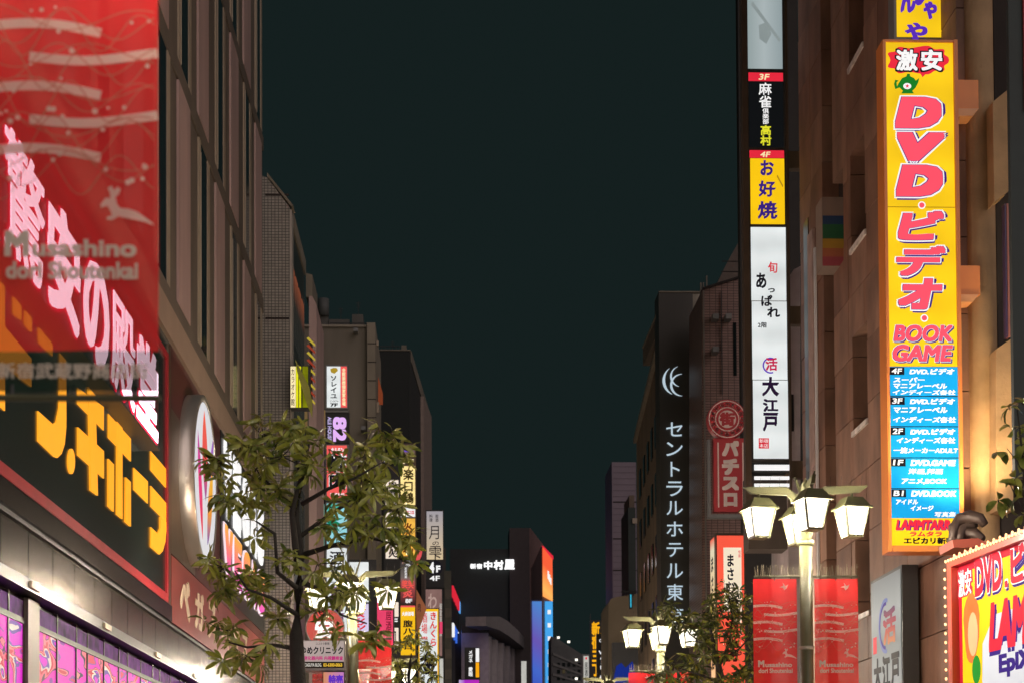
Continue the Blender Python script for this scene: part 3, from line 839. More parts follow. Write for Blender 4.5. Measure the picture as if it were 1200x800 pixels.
# first tall stack
s = stack('sunflower_sign', (381.5, 427, 408, 479), 62, 'white and salmon lit box topmost over the purple sideways lettering', group=GR, mt=M_case)
s.rect('panel', (383, 429, 399, 477), L_white, -.003); s.rect('red_panel', (399.3, 429, 406.5, 477), L_red2, -.003)
s.vtext('ソレイユ', (387, 439, 395, 467), P_black, off=.03); s.text('コンタクト', (386.5, 468.5, 396.5, 471), P_black); s.text('7F', (387, 472, 396, 476), P_black, off=.05)
s.poly('emblem', [(387, 432), (391, 430.5), (395, 431), (396, 434), (392, 437.5), (388, 436)], lit('emblem_gold', (170, 140, 40), .9), -.006)
s.vtext('全館禁煙個室宴会場', (400.8, 431, 405, 475), L_cream, off=.03)
s = stack('purple_sideways_sign', (381.5, 481, 409, 519), 62, 'black light box with sideways lilac lettering above the red grill sign', group=GR)
s.rect('top_bar', (381.5, 480.5, 408.5, 483), M_case, -.05, .0)
s.text('82', (390, 488, 406, 517), L_lilac, rot=True, off=.04); s.text('ALE HOUSE', (384, 488, 388.5, 516), lit('lit_lavender', (205, 190, 240), .8), rot=True, off=.03)
s = stack('red_grill_sign', (381.5, 520, 409, 586), 62, 'red light box with black brush characters for grilled meat', group=GR, mt=M_case)
s.rect('panel', (383, 521.5, 406.5, 584.5), L_red2, -.003); s.vtext('焼肉', (385, 533, 405, 573), P_black, off=.04, y=-.008); s.vtext('焼肉', (384, 532, 406, 574), L_white2, off=.08, y=-.005)
s.text('国産黒毛和牛', (387, 577, 404, 581), L_white2, off=.03); s.text('ホルモン', (388, 524, 403, 530), L_white2, off=.04)
s = stack('teal_leaf_sign', (381.5, 588, 409, 638), 62, 'teal and pale blue light box with a spreading green leaf pattern', group=GR, mt=M_case)
s.rect('panel', (383, 589.5, 406.5, 636.5), lit('lit_pale_teal', (150, 215, 225), .9), -.003)
s.poly('teal_corner', [(383.5, 590), (404, 590), (396, 600), (388, 604), (386, 614), (383.5, 618)], L_teal, -.005)
for k in range(7):
    a_ = R(-60 + 25 * k); x, y = 384 + 19 * math.cos(a_), 610 + 19 * math.sin(a_)
    s.poly('leaf_print', [(384, 609), ((384 + x) / 2 + 1.5, (610 + y) / 2 - 2), (x, y), ((384 + x) / 2 - .5, (611 + y) / 2 + 1.5)], lit('leaf_green_print', (20, 130, 95), .8), -.007 - .001 * k)
s = stack('white_restaurant_sign', (381.5, 640, 409, 742), 62, 'tall white light box with loose brush strokes behind the tree', group=GR, mt=M_case)
s.rect('panel', (383, 641.5, 406.5, 681), L_white, -.003); s.rect('panel', (383, 682, 406.5, 741), L_white, -.003)
s.vtext('酒菜', (386, 645, 404, 679), P_black, off=.03); s.vtext('個室居', (386, 686, 404, 738), lit('print_plum', (120, 60, 120), .8), off=.03)
s = stack('lilac_side_sign', (368, 505, 381, 640), 63.5, 'slim dull lilac and green light box left of the stacked signs', group=GR)
s.rect('panel', (369, 506, 380, 560), lit('dull_lilac', (120, 92, 110), .7, .2), -.003); s.rect('panel', (369, 590, 380, 639), lit('pale_green', (150, 205, 180), .8, .2), -.003)
s.vtext('貸切個室', (371, 510, 378, 555), L_white2)
s = frontal('ochre_wall_posts', (377, 480, 384, 520), 61.5, 'two short ochre posts left of the purple sideways sign', 'post')
s.rect('post', (377.5, 480, 381, 519), mat('ochre_post', (.55, .40, .16), .6), 0, .15); s.rect('post', (356.5, 480, 360, 505), MATS['ochre_post'], 0, .15)
s = stack('second_white_sign', (408, 655, 441, 742), 58, 'white light box with small dark print behind the tree, right of the tall white box', group=GR)
s.rect('panel', (409, 658, 432, 705), L_white, -.003); s.rect('panel', (409, 707, 432, 740), lit('lit_lavender_white', (214, 205, 235), .9), -.003)
s.text('宴会', (412, 684, 429, 700), P_black, off=.03); s.vtext('食彩', (412, 709, 429, 738), P_red, off=.03)
s = stack('pink_blank_sign', (441, 687, 462, 757), 56, 'plain hot pink light box beside the lantern', group=GR)
s.rect('panel', (442, 688, 460.5, 755), L_pk, -.003); s.vtext('居酒屋', (452, 715, 459, 750), lit('print_maroon', (120, 20, 40), .8))
s = stack('red_circle_sign', (362, 712, 400, 758), 33, 'round red sign with a white character behind the tree trunk', mt=M_dark)
s.root.children[0].hide_render = False
bpy.data.objects.remove(s.root.children[0])
b = MB(); q = s.L(381, 735); rr = 22 / 60; b.prism(circle(q[0], q[1], rr), 0, .12); b.build('disc', mat('red_disc', (.55, .04, .03), .4), s.root)
b = MB(); b.prism(arc(q[0], q[1], rr * .98, rr * 1.03, 0, 359.9, 40), -.012, .1); b.build('rim', M_case, s.root)
s.text('安', (369, 725, 391, 748), L_white2, y=-.006, off=.05)
s = stack('clinic_board', (355, 749.5, 404, 785), 26.6, 'pale board with black katakana clinic name and pink line', mt=M_case)
s.rect('panel', (356, 750.5, 403, 774.5), lit('board_grey', (176, 164, 160), .75), -.003)
s.text('ゆめクリニック', (353, 757, 402, 766), P_black, off=.03); s.text('ココカラ新宿', (370, 752, 386, 755), P_black)
s.text('消化器内科 内視鏡検査', (356, 768, 402, 773), lit('print_magenta', (190, 30, 120), .8), off=.03)
s.rect('black_strip', (356, 775, 403, 782), lit('strip_black', (36, 30, 24), .8), -.003); s.text('CAGUYA BLDG.', (357, 776.5, 377, 780.5), L_grey, off=.03); s.text('03-6300-0063', (379, 776.5, 401, 780.5), lit('digits_yellow', (230, 190, 60), .8), off=.03)
s = stack('violet_poster', (378, 786, 404, 830), 26.5, 'orange and violet poster below the clinic board')
s.rect('panel', (379, 787, 403, 829), grad('orange_violet', [(0, (230, 150, 90)), (1, (205, 130, 200))], 'X', 0, .3, .8), -.003); s.text('特売', (385, 790, 402, 802), P_purple, off=.05)
# white boxes behind the lantern
s = stack('cut_white_signs', (450, 545, 469, 770), 78, 'column of white light boxes behind the tree and lantern, 1F lowest', group=GR)
for p in ((452, 562, 467, 592), (452, 600, 467, 618), (452, 630, 467, 654), (452, 705, 467, 722), (452, 735, 467, 757)): s.rect('panel', p, lit('warm_white', (244, 228, 210), .95), -.003)
s.text('1F', (454, 724, 466, 731), L_white2, off=.03); s.vtext('肉寿司', (455, 563, 465, 591), P_black, off=.03); s.vtext('炭火', (455, 631, 465, 653), P_black, off=.03)
s.vtext('和', (455, 737, 465, 755), P_black); s.text('炉端', (455, 602, 465, 614), P_black)
s.text('〜洋風酒場〜', (448, 534, 464, 537), L_white2, off=.03); s.text('DINING', (450, 538.5, 462, 540.5), L_white2, off=.03)
# second tall stack
s = stack('seventh_floor_stack', (468, 519, 488, 770), 85, 'tall stack of small lit boxes with 7F at its top', group=GR, mt=mat('brown_case', (.14, .09, .06), .5))
s.rect('panel', (470, 521, 486, 534), lit('dull_rose_grey', (120, 96, 92), .8), -.003); s.poly('emblem', [(474, 529), (474, 525), (480, 524), (481, 521.5), (483, 529)], lit('violet_mark', (110, 80, 200), .9), -.006)
s.text('7F', (471, 537.5, 485, 543), L_cream, off=.03)
s.rect('panel', (469.5, 545.5, 486.5, 591), lit('cream_gold', (252, 226, 150), 1.0, .15, 3), -.003)
s.vtext('楽口鶏', (472, 549, 484.5, 590), lit('print_olive', (60, 50, 22), .8), off=.06)
s.rect('panel', (469.5, 594, 486.5, 605), L_white2, -.003); s.text('新宿口店', (471, 597.5, 485.5, 602), P_red, off=.03)
s.rect('panel', (469.5, 607, 486.5, 651), L_amber, -.003); s.vtext('炎丸', (472, 612, 484, 648), lit('print_brown', (110, 50, 20), .8), off=.04)
s.rect('panel', (469.5, 655, 486.5, 707), grad('black_red_fade', [(0, (40, 30, 30)), (.45, (190, 80, 80)), (.6, (120, 110, 105)), (1, (24, 22, 24))], 'Z', at(470, 707, 85).z - at(468, 770, 85).z, at(470, 655, 85).z - at(468, 770, 85).z, .8), -.003)
s.vtext('隠', (475.5, 656, 481, 663), L_white2); s.vtext('家居酒屋', (474, 664, 477, 677), L_white2); s.text('笑笑', (471, 679, 485, 689), lit('neon_coral', (240, 90, 80), .9), off=.03); s.text('炎', (472, 690, 484, 700), L_red2, off=.04); s.text('8F', (475, 701, 483, 706), L_white2, off=.03)
s.rect('panel', (469.5, 711, 486.5, 767), L_gold, -.003); s.rect('cap', (469.5, 709, 486.5, 711), L_red2, -.005)
s.text('大衆酒場', (471, 716, 485, 721), L_white2, off=.04); s.vtext('腹八分目', (472.5, 726, 484, 761), P_black, off=.04)
s = frontal('tilted_fan_sign', (487, 688, 500, 745), 84, 'tilted brown rhombus sign between the yellow stacks', 'sign', GR)
s.poly('board', [(488, 690), (500, 712), (488.5, 744), (487.5, 715)], lit('rhombus_brown', (150, 90, 60), .7, .2), 0, .1); s.text('肉', (489.5, 706, 493, 716), P_black)
s = frontal('red_paper_lantern', (487, 640, 496, 662), 84, 'small coral red fan ornament beside the orange panel', 'ornament', GR)
s.poly('fan', [(487.5, 641), (491, 644), (495.5, 641), (494, 650), (489, 662), (487.5, 656)], lit('coral_fan', (235, 90, 90), .8), 0, .08)
# pale vertical sign
s = stack('pale_brush_sign', (499, 597, 520, 688), 100, 'pale grey lit column sign with brush characters and two 4F marks', group=GR)
s.rect('panel', (500, 598.5, 519, 655), grad('pale_warm_fade', [(0, (230, 205, 160)), (1, (172, 166, 172))], 'Z', 1.5, 4.4, .85), -.003)
s.vtext('料理', (503, 602, 507, 611), P_black); s.vtext('居酒', (510, 602, 514, 611), P_black)
s.vtext('月', (502, 614, 517, 632), P_black, off=.0); s.vtext('の', (506, 633, 515, 639), P_black); s.vtext('雫', (502, 638, 518, 656), P_black)
b = MB(); q = s.L(509.5, 665); rr = 9 / 20; b.sheet(circle(q[0], q[1], rr, n=24), -.006); b.build('black_dot', P_black, s.root)
s.text('4', (503, 658, 509, 671), L_white2, off=.05, y=-.01); s.text('F', (511, 662, 516, 670), L_white2, off=.05, y=-.01); s.text('4F', (503.5, 674, 515.5, 680), L_white2, off=.02)
s = stack('pink_brown_sign', (498, 689, 520, 800), 99, 'dim pinkish brown vertical sign below the pale brush sign, its panel given a faint glow', group=GR)
s.rect('panel', (499, 690, 518, 799), lit('dim_rose', (140, 108, 102), .8, .15), -.003); s.vtext('わん', (501, 694, 512, 735), lit('pale_rose', (190, 160, 150), .8), off=.05); s.vtext('個室居酒屋', (515, 706, 518, 745), L_grey)  # panel has no lamp; its dim brightness is put in as glow
s.rect('magenta_tag', (515, 728, 518.5, 742), L_pk, -.006)
s = stack('yellow_white_bar_sign', (489.5, 712, 515, 830), 90, 'white sign with yellow rim, red hiragana and a bold black crest', group=GR)
s.rect('rim', (490.5, 713, 514, 829), L_gold, -.002); s.rect('panel', (492, 716, 512.5, 829), L_white, -.005)
s.vtext('きんくら', (503.5, 716, 512, 757), lit('vermilion_print', (220, 60, 60), .9), y=-.008, off=.03); s.vtext('酒場', (493.5, 717, 501, 742), MATS['vermilion_print'], y=-.008, off=.01)
s.text('新宿店', (493.5, 745, 501, 749), MATS['vermilion_print'], y=-.008, off=.04); s.vtext('肉', (493, 750, 502, 760), P_black, y=-.008)
s.text('金', (491.5, 762, 513, 791), P_black, y=-.008, off=.06); s.text('の', (500, 792, 513, 806), P_black, y=-.008)
s = stack('small_white_box', (513, 768, 520, 812), 97, 'small plain white light box beside the black crest'); s.rect('panel', (514, 771, 519.5, 811), L_grey, -.003)

# ---------------------------------------------------------------- far left street end
N1 = on_left('neon_striped_building', at(528, 955, 102).x, 102, 0, 'dark building side with slanting red and blue neon stripes', 'building', head=.02)
N1.row = 700
N1.poly('wall', [(528, 668), (530, 678), (545.5, 722), (545.5, 960), (528, 960)], mat('ink_wall', (.02, .022, .024), .5), 0, 4)
for k in range(8):
    x = 528.6 + 2.05 * k; f_ = lambda x: 684 + (x - 528) * 2.25; g_ = lambda x: 728 + (x - 528) * 1.75
    m = lit('neon_crimson', (225, 40, 60), .9) if k < 4 else lit('neon_azure', (90, 160, 230), .9)
    N1.poly('neon_tube', [(x, f_(x)), (x + 1.7, f_(x + 1.7)), (x + 1.7, f_(x + 1.7) + 12), (x, f_(x) + 13)], m, -.15, -.05)
    N1.poly('neon_tube', [(x, g_(x)), (x + 1.5, g_(x + 1.5)), (x + 1.5, g_(x + 1.5) + 14), (x, g_(x) + 17)], lit('neon_blue', (60, 110, 225), .9) if k % 3 else L_white2, -.15, -.05)
N2 = frontal('lilac_building', (541, 955, 575, 955), 125, 'pale lilac building with dark fins and a sweeping cornice down the street', 'building')
N2.O.z = 0; N2.root.location.z = 0
N2.rect('front_wall', (541, 741, 573, 960), mat('lilac_render', (.40, .34, .38), .8), 0, 6)
N2.rect('dark_gallery', (541, 731, 573, 741), M_black, .3, 6)
N2s = on_left('fin_facade', at(573, 955, 125).x, 125, 0, 'row of pale vertical fins receding behind the lilac front', 'facade', head=.12)
N2s.row = 750
N2s.poly('wall', [(573, 741), (612, 765), (612, 960), (573, 960)], mat('grey_violet', (.10, .09, .095), .8), .5, 4)
for x in (574, 581.5, 589, 596, 602.5, 608): N2s.poly('fin', [(x, 745 + (x - 574) * .5), (x + 2, 746 + (x - 574) * .5), (x + 2, 960), (x, 960)], mat('fin_paint', (.36, .32, .33), .7), 0, .4)
N2s.poly('cornice', [(556, 722), (573, 722), (583, 727), (596, 738), (607, 750), (612, 760), (612, 768), (600, 756), (585, 745), (573, 738), (556, 733)], mat('cornice_paint', (.24, .215, .21), .7), -.8, .6)
N3 = frontal('dim_block', (565, 955, 590, 955), 160, 'dim brownish block above the sweeping cornice', 'building'); N3.O.z = 0; N3.root.location.z = 0
N3.rect('wall', (567, 709, 589, 960), mat('dim_brown', (.13, .12, .10), .9), 0, 5); N3.rect('wall_step', (592, 718, 600, 960), MATS['dim_brown'], 0, 5); N3.rect('wall_step', (602, 722, 611, 960), mat('dim_tan', (.19, .165, .13), .9), -1, 5)
s = stack('glasses_shop_sign', (544.5, 758, 562.5, 796), 108, 'small black sign with white katakana for glasses and a white orange strip', 'sign')
s.vtext('メガネ', (549, 761, 554, 776), L_white2, off=.03, y=-.006); s.vtext('愛眼', (549, 781, 554, 792), L_white2, off=.03, y=-.006)
s.rect('white_strip', (557.5, 759, 561.5, 775), L_white2, -.004); s.rect('orange_strip', (557.5, 775.5, 561.5, 793), lit('strip_orange', (250, 170, 20), .95), -.004)
s = stack('magenta_light_box', (537, 795, 562, 830), 104, 'magenta light box under the glasses shop sign', 'sign'); s.rect('panel', (538, 796, 561.5, 829), grad('magenta_fade', [(0, (200, 190, 230)), (.35, (170, 30, 200)), (1, (190, 30, 190))], 'X', 0, 1.2, .9), -.003)
s = stack('white_far_box', (610.5, 773, 621, 830), 118, 'small pale light box left of the blue tower panels', 'sign'); s.rect('panel', (611, 774, 617, 829), L_grey, -.003)
# tower with orange screen, white name and blue panels
Nk = frontal('name_tower', (530, 955, 620, 955), 150, 'dark corner tower with white name lettering, orange screen and blue panels', 'building')
Nk.O.z = 0; Nk.root.location.z = 0
M_tw = mat('tower_maroon', (.05, .035, .035), .6)
Nk.rect('front_wall', (598, 618, 621.5, 960), M_tw, 0, 4); Nk.rect('front_wing', (528, 642, 598, 960), mat('tower_wing', (.012, .016, .015), .6), .4, 4)
for t_, x0, x1, y0, y1 in (('新', 551, 558, 660, 666), ('宿', 558.5, 565, 660, 666), ('中', 567, 577, 657, 667), ('村', 578.5, 590, 656, 667), ('屋', 591, 603, 655, 667)):
    Nk.text(t_, (x0, y0, x1, y1), lit('name_white', (250, 250, 250), 1.3, 0), y=-.1, off=.04, ext=.02, name='letter')
hd = .18
Ns = on_left('tower_side', at(621.5, 955, 150).x, 150, 0, 'reddish right flank of the name tower, painted brighter as if lit, with screen and panels', 'facade', head=hd)
Ns.row = 650
Ns.poly('side_wall', [(621.6, 618), (646, 650), (646, 960), (621.6, 960)], mat('rose_flank_lit', (.22, .13, .12), .6), 0, 1)  # brighter than the front wall: light on the flank put into its colour
Ns.poly('dark_wedge', [(622, 666), (634, 640), (634, 702), (622, 702)], mat('maroon_flank', (.06, .03, .03), .6), -.1, -.01)
Ns.poly('screen', [(634.5, 641), (645.5, 655), (645.5, 704), (634.5, 698)], grad('orange_screen', [(0, (250, 110, 60)), (.5, (255, 180, 90)), (1, (240, 90, 50))], 'Z', at(640, 704, 150).z, at(640, 641, 150).z, 1.1), -.16, -.1)
Ns.poly('screen_edge', [(634, 639), (646, 651), (646, 655), (634.5, 641)], L_red, -.2, -.1)
for k in range(3): Ns.poly('screen_mark', [(639.5 + 1.4 * k, 668 + 4 * k), (641 + 1.4 * k, 669 + 4 * k), (641 + 1.4 * k, 679 + 3 * k), (639.5 + 1.4 * k, 677 + 3 * k)], L_white2, -.19, -.165)
Ns.poly('blue_panel', [(622, 704), (633, 704), (633, 960), (622, 960)], grad('blue_violet', [(0, (60, 70, 190)), (.3, (70, 110, 215)), (.6, (110, 90, 190)), (1, (80, 140, 220))], 'Z', 12, 21, .85), -.12, -.1)
Ns.poly('blue_panel', [(637, 704), (645.6, 704), (645.6, 960), (637, 960)], lit('sky_panel', (70, 165, 235), .95, .06), -.14, -.1)
for k in range(6):
    y = 714 + 15.5 * k; Ns.poly('panel_mark', [(639.5, y), (643, y), (643, y + 5), (639.5, y + 5)], L_white2, -.17, -.145)
N5 = frontal('dim_office_block', (648, 955, 692, 955), 135, 'low grey office block with a sloping top and spotlights at the street end', 'building'); N5.O.z = 0; N5.root.location.z = 0
N5.poly('wall', [(646, 745), (652, 747), (690, 771), (690, 960), (646, 960)], mat('office_grey', (.09, .09, .09), .85), 0, 4)
for k in range(4): N5.poly('floor_band', [(648, 764 + 12 * k), (688, 782 + 9 * k), (688, 784 + 9 * k), (648, 767 + 12 * k)], mat('band_grey', (.15, .145, .14), .8), -.08, 0)
for x, y in ((654, 747), (666, 752), (675, 773), (675, 795)):
    b = MB(); q = N5.L(x, y); b.tube([(q[0] - .1, -.4, q[1]), (q[0] + .1, -.4, q[1])], .09, 8); b.build('spotlight', lit('spot_white', (255, 250, 235), 1.6), N5.root)
s = stack('far_white_plate', (682.5, 766, 691, 820), 120, 'small white vertical plate with red dot far down the right side', 'sign', mt=M_case)
s.rect('panel', (684, 768, 690, 819), L_grey, -.003); s.vtext('居酒屋', (685, 775, 689, 800), P_black); s.poly('red_dot', [(686, 769.5), (688, 769.5), (688, 772), (686, 772)], L_red, -.006)

# roof railings, aerials and a few lit rooms on the far buildings
for F_, x0, x1, y in ((C1, 386, 430, 381.5), (C2, 443, 468, 409.6)):
    for k in range(7):
        x = x0 + (x1 - x0) * k / 6; F_.rect('rail_post', (x, y - 6, x + .6, y), M_dark, .4, .44)
    F_.rect('roof_rail', (x0, y - 6.6, x1 + .6, y - 5.9), M_dark, .39, .45)
for F_, x, y0, y1 in ((C1, 397, 350, 366), (C1, 418, 343, 360), (C2, 459, 392, 410), (N3, 579, 696, 709), (N3, 606, 712, 722)):
    F_.rect('aerial', (x, y0, x + .5, y1), M_dark, 1.2, 1.25)
    for q in range(3): F_.rect('aerial_bar', (x - 2.5 + .5 * q, y0 + 2 + 2.4 * q, x + 3 - .5 * q, y0 + 2.5 + 2.4 * q), M_dark, 1.18, 1.2)
rw = random.Random(4)
for F_, x0, x1, y0, y1, sx, sy in ((N5, 653, 686, 776, 800, 6, 8), (N3, 569, 587, 712, 730, 5, 6), (N3, 603, 610, 728, 796, 4, 9)):
    y = y0
    while y < y1:
        x = x0
        while x < x1 - sx * .5:
            t = rw.random()
            m = lit('dim_room', (70, 62, 44), .7) if t > .88 else (lit('faint_room', (34, 38, 36), .7) if t > .6 else M_glassd)
            F_.rect('window', (x, y, x + sx * .55, y + sy * .55), m, -.04 if F_ not in (Nk,) else .33, .01 if F_ not in (Nk,) else .41)
            x += sx
        y += sy
for x, y in ((400, 470), (424, 502), (415, 388)): C1.rect('air_conditioner', (x, y, x + 5, y + 4), M_case, -.5, -.02)
#@@RIGHT
# ================================================================ RIGHT side, far to near
s = stack('yellow_stacked_sign', (692, 726, 714, 830), 98, 'black sign with large amber characters behind the black glasses sign', 'sign')
L_am2 = lit('amber_letters', (248, 176, 24), .95, .1, 6)
s.vtext('新宿三丁', (693.5, 728, 703, 792), L_am2, y=-.006, off=.04); s.vtext('A', (705.5, 728, 714, 742), L_am2, y=-.006, off=.04)
s.rect('red_mark', (704, 741, 713, 744), L_am2, -.006)
s.rect('mast', (691.8, 719, 692.6, 830), M_dark, 0, .05)
s = stack('optician_sign', (699.5, 742, 712.5, 830), 92, 'narrow black sign with white glasses emblem and spaced latin capitals', 'sign', mt=M_black)
for x in (704, 708.5):
    b = MB(); q = s.L(x, 750); b.sheet(arc(q[0], q[1], .055, .085, 0, 359, 16), -.006); b.build('lens_ring', L_white2, s.root)
s.vtext('WASHIN', (702, 761, 710, 796), L_white2, off=.03, y=-.006)
P1 = frontal('purple_tower', (718, 955, 746, 955), 140, 'tall dull purple tower with horizontal joints at the right street end', 'building'); P1.O.z = 0; P1.root.location.z = 0
P1.rect('wall', (718.5, 541, 747, 960), mat('purple_cladding', (.23, .185, .215), .7, 0, .08, .6), 0, 6)
for py in (587, 630, 667): P1.rect('joint', (718.4, py, 746, py + 1.4), M_joint, -.03, .0)
for k in range(22): P1.rect('louvre_line', (718.6, 546 + 7 * k, 746, 546.5 + 7 * k), mat('louvre_purple', (.15, .12, .14), .7), -.02, .0)
s = frontal('red_neon_ribbon', (731, 635, 738, 698), 110, 'curving red neon edge in front of the purple tower', 'neon sign')
s.poly('ribbon', [(735.5, 636), (737.5, 634), (736.5, 655), (737.5, 665), (737, 680), (737.3, 694), (734, 694), (735, 684), (733.5, 665), (735, 655), (733, 646)], lit('neon_rose', (225, 60, 90), .9), 0, .2)
P2 = frontal('dark_stepped_building', (737, 955, 747, 955), 100, 'dark stepped building sliver with an ochre edge left of the hotel', 'building'); P2.O.z = 0; P2.root.location.z = 0
P2.rect('wall', (737.5, 594, 746, 960), mat('deep_green_wall', (.025, .035, .03), .7), 0, 4); P2.rect('step_wall', (741, 576, 747, 960), mat('umber_wall', (.14, .10, .07), .8), 1, 4)
P2.rect('ledge', (741, 607, 747, 613), M_tan, -.1, .0)
P3 = frontal('beige_low_building', (713, 955, 746, 955), 84, 'beige rounded building with a small roof rail beside the glasses sign', 'building'); P3.O.z = 0; P3.root.location.z = 0
P3.poly('wall', [(713, 707), (716, 701), (722, 699), (747, 695), (747, 960), (713, 960)], mat('beige_render', (.40, .31, .21), .8, 0, .1, .8), 0, 4)
P3.rect('roof_rail', (728, 692, 746, 694), M_dark, -.05, .0)
for x in (730, 734, 738, 742): P3.rect('rail_post', (x, 690, x + .8, 698), M_dark, -.04, .0)
s = stack('cyan_edge_tube', (738, 695, 741, 712), 83, 'short cyan light tube on the beige building corner', 'light'); s.rect('tube', (738.5, 696, 740, 711), lit('neon_cyan', (60, 190, 220), .8), -.02, .0)
s = frontal('blue_light_tube', (743, 735, 748, 800), 60, 'thin vertical blue light tube beside the far lantern', 'light'); s.rect('tube', (743.5, 738, 745.6, 800), lit('neon_royal', (70, 100, 235), .9), 0, .05)
s = stack('blue_red_emblem_sign', (718, 752, 748, 800), 58, 'blue sign with a red ball on top beneath the far lantern', 'sign', mt=M_dark)
s.poly('blue_shape', [(719, 796), (722, 780), (728, 776), (733, 782), (741, 774), (744, 786), (744, 800), (719, 800)], lit('emblem_blue', (24, 50, 150), .6), -.02, .0)
# hotel
HS = on_right('hotel_building', at(776.6, 955, 61.6).x, 61.6, 0, 'long brown side wall of the hotel with rows of narrow dark windows', 'building', head=.0555)
HS.row = 460
wallpoly = [(771.5, 411), (747, 508), (745.5, 512), (745.5, 960), (771.5, 960)]
HS.poly('wall', wallpoly, mat('hotel_brown', (.25, .165, .10), .85, 0, .3, .6, .2, 20, (1, 1, .2)), 0, 5)
HS.poly('parapet', [(771.5, 411), (745.5, 514), (745.5, 519), (771.5, 418)], M_tan, -.15, .0)
for r_ in range(5):
    for k in range(5):
        x = 769.3 - 4.6 * k; wv = 1.5
        f0 = lambda x_, h: 955 - h * (x_ - 633)
        h1 = [3.45, 2.95, 2.42, 1.90, 1.40][r_]; h0 = h1 - .27
        HS.poly('window', [(x, f0(x, h1)), (x - wv, f0(x - wv, h1)), (x - wv, f0(x - wv, h0)), (x, f0(x, h0))], M_glassd, -.05, .0)
HB_ = frontal('hotel_blade_sign', (772, 955, 822, 955), 60, 'tall black hotel blade sign with white katakana running down', 'sign'); HB_.O.z = 0; HB_.root.location.z = 0
HB_.rect('blade', (774.5, 342.5, 814.5, 960), mat('blade_bronze', (.05, .046, .038), .45, .1, .2, .4), 0, 1.2)
HB_.rect('side_strip', (814.7, 342.5, 825, 960), mat('mirror_steel', (.30, .27, .21), .3, .7, .5, 1.1, 0, 1, (1, 1, .5)), .05, 1.2)
HB_.rect('top_cap', (772, 341.5, 822, 343), M_conc, -.03, 1.2)
M_cw = lit('hotel_white', (205, 226, 240), .75, .0)
for ch, y0, y1 in (('セ', 495, 511), ('ン', 518, 534), ('ト', 541, 558), ('ラ', 564, 581), ('ル', 587, 603), ('ホ', 611, 628), ('テ', 636, 652), ('ル', 660, 677), ('東', 684, 703), ('京', 711, 729)):
    x0, x1 = (780.5, 799.5) if ch != 'ト' else (785.5, 796)
    HB_.text(ch, (x0 + (y0 - 495) / 260, y0, x1 + (y0 - 495) / 260, y1), M_cw, y=-.06, off=.003, ext=.03, name='letter')
for cx, cz, r_, a0, a1, w_ in ((793, 446, 17, 120, 250, 3), (797, 441, 12, 105, 262, 2), (798, 451, 13, 85, 275, 2.4)):
    q = HB_.L(cx, cz); k_ = 1 / 33.3; n = 18; pts = []
    for i in range(n + 1):
        a_ = R(a0 + (a1 - a0) * i / n); pts.append((q[0] + r_ * k_ * math.cos(a_), q[1] + r_ * k_ * math.sin(a_)))
    for i in range(n, -1, -1):
        a_ = R(a0 + (a1 - a0) * i / n); rr = r_ - w_ * math.sin(math.pi * i / n); pts.append((q[0] + rr * k_ * math.cos(a_), q[1] + rr * k_ * math.sin(a_)))
    b = MB(); b.prism(pts, -.06 - .003 * r_ / 10, -.01); b.build('crescent_emblem', M_cw, HB_.root)
HR = frontal('brown_brick_block', (823, 955, 880, 955), 56, 'dark brown fine-bricked block behind the red slot-hall sign', 'building'); HR.O.z = 0; HR.root.location.z = 0
M_brick = tile_mat('brown_brick', (.30, .185, .15), (.08, .05, .045), .2, .09)
HR.poly('brick_wall', [(822.8, 340), (880, 322), (905, 320), (905, 960), (822.8, 960)], M_brick, 0, 3)
HR.poly('eave', [(822.8, 338), (880, 320), (880, 322.5), (822.8, 340.5)], M_joint, -.1, .3)
HR.rect('dark_pane', (859, 378, 863, 440), M_glassd, -.02, .0)
HR.rect('roof_box', (790, 321.5, 823, 345), mat('roof_brown', (.20, .15, .11), .85), 5, 9); HR.rect('roof_box_cap', (789, 319.5, 824, 322), M_tan, 4.9, 9)
for x in (826, 829, 833): HR.rect('roof_pipe', (x, 312 if x == 833 else 320, x + 1.4, 338), mat('pipe', (.2, .17, .14), .6), 1, 1.1)
HT = frontal('dim_tall_block', (838, 955, 875, 955), 75, 'dim tall block with a raking roofline behind the white stacked sign', 'building'); HT.O.z = 0; HT.root.location.z = 0
HT.poly('wall', [(838, 337), (852, 308), (868, 279), (900, 220), (900, 960), (838, 960)], mat('dim_umber', (.13, .10, .08), .85), 0, 4)
for k in range(4): HT.rect('floor_line', (846 - 1 * k, 306 + 12 * k, 875, 306.8 + 12 * k), M_joint, -.02, 0)
# second, very dark tower between sky and white stack (its edge shows as a soft line)
HU = frontal('black_side_tower', (868, 955, 945, 955), 52, 'near-black tower rising out of frame behind the white stacked sign', 'building'); HU.O.z = 0; HU.root.location.z = 0
HU.rect('wall', (868, -250, 938, 960), mat('soot_wall', (.03, .026, .022), .8), 0, .4)

